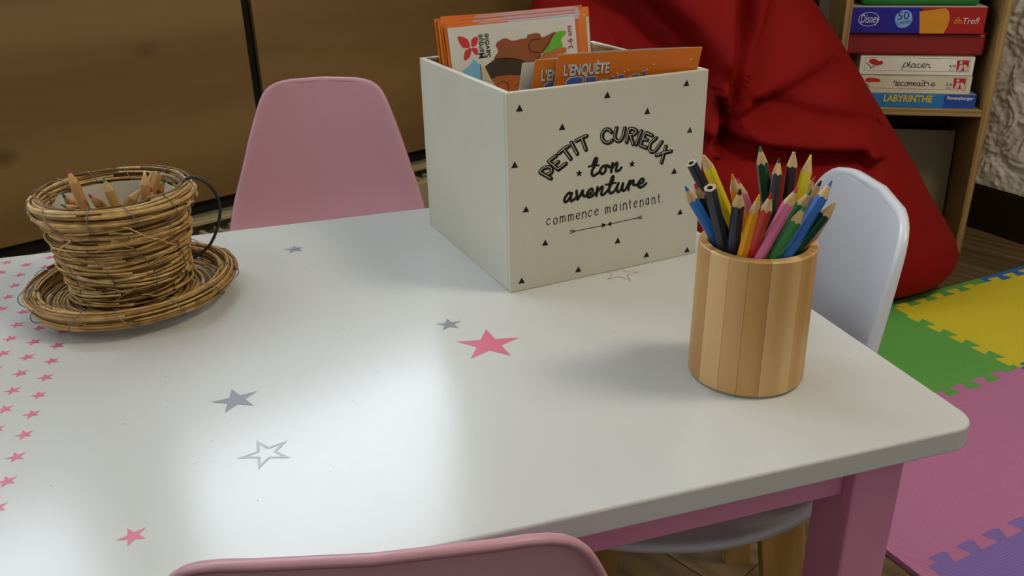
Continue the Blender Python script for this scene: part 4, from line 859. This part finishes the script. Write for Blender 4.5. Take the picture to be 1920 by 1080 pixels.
for s, qd, c in D['t_puz']: text('lettering', s, PG, qd, flat('#d4d0dc' if c == 'white' else '#16205c', .4), ge, .0008, .0, .2 if s in ('Trefl', 'Disney') else 0)
q = MB()
for cx, cy in D['clov']: stroke(q, PG, [(cx + .0038*math.cos(k*.524), cy + .0038*math.sin(k*.524)) for k in range(13)], .0014, .0006, False)
q.build('clover_print', flat('#d8a020', .4), ge)
gg = tag(empty('green_box', M=MK), 'green plastic box lying on top of the game pile', 'box')
onebox('container', (-.335, .035, .6322), (-.060, .22, .715), mat('green_plastic', '#1f7a2c', .4), gg, .012)
onebox('lid', (-.345, .030, .7152), (-.050, .225, .725), mat('green_plastic_lid', '#1b6a28', .4), gg, .003)
# lower compartment: a pale board and a dark blue bag behind it
pb = tag(empty('flat_board', M=MK @ Matrix.Translation((0, .14, .0185)) @ Matrix.Rotation(R(-6), 4, 'X')), 'pale plywood board standing in the lower compartment of the bookcase', 'board')
onebox('board_face', (-.330, 0, 0), (-.022, .008, .275), mat('pale_ply', '#8f8563', .6, var=.05, scale=6), pb, .001)
onebox('paper_sticker', (-.155, -.0006, .135), (-.120, -.0001, .158), flat('#9a9070'), pb, 0)
bg = tag(empty('dark_bag', M=MK), 'dark blue cloth bundle behind the pale board under the shelf', 'bag')
q = MB(); rows = []
for j in range(15):
    ph = math.pi*j/14; rows.append([Vector((-.235 + .10*math.sin(ph)*math.cos(k*.262)*(1+.1*math.sin(3*k)), .225 + .026*math.sin(ph)*math.sin(k*.262), .187 + .158*-math.cos(ph) + .006*math.sin(k))) for k in range(24)])
q.grid(rows, close=True); q.build('cloth_body', mat('navy_cloth', '#10344c', .7, bump=.5, bscale=40), bg, smooth=True)

# stand-in panel for the unidentified dark gap beside the bookcase, white cloth on the beanbag
gbd = tag(empty('green_panel', (.905, 2.50, 0), R(-12)), 'dark green panel filling the gap behind the beanbag left of the bookcase', 'board')
onebox('board_face', (-.16, 0, 0), (-.075, .02, 1.0), mat('dark_green_panel', '#1c2a18', .7), gbd, .002)
onebox('brown_strip', (-.075, -.01, 0), (-.03, .03, 1.0), mat('dark_brown_strip', '#20150b', .6), gbd, .002)
wc = tag(empty('white_cloth', (.235, 2.30, .70)), 'crumpled white cloth lying on top of the beanbag left shoulder', 'cloth')
q = MB(); rows = []
for j in range(13):
    ph = math.pi*j/12; rows.append([Vector(((.055 + .008*math.sin(5*k*.262 + j))*math.sin(ph)*math.cos(k*.262), (.035 + .005*math.cos(3*k*.262))*math.sin(ph)*math.sin(k*.262), -.03*math.cos(ph) + .004*math.sin(k*1.1 + j))) for k in range(24)])
q.grid(rows, close=True); q.build('folded_cloth', mat('white_cloth_cotton', '#b8b2a8', .8), wc, smooth=True)
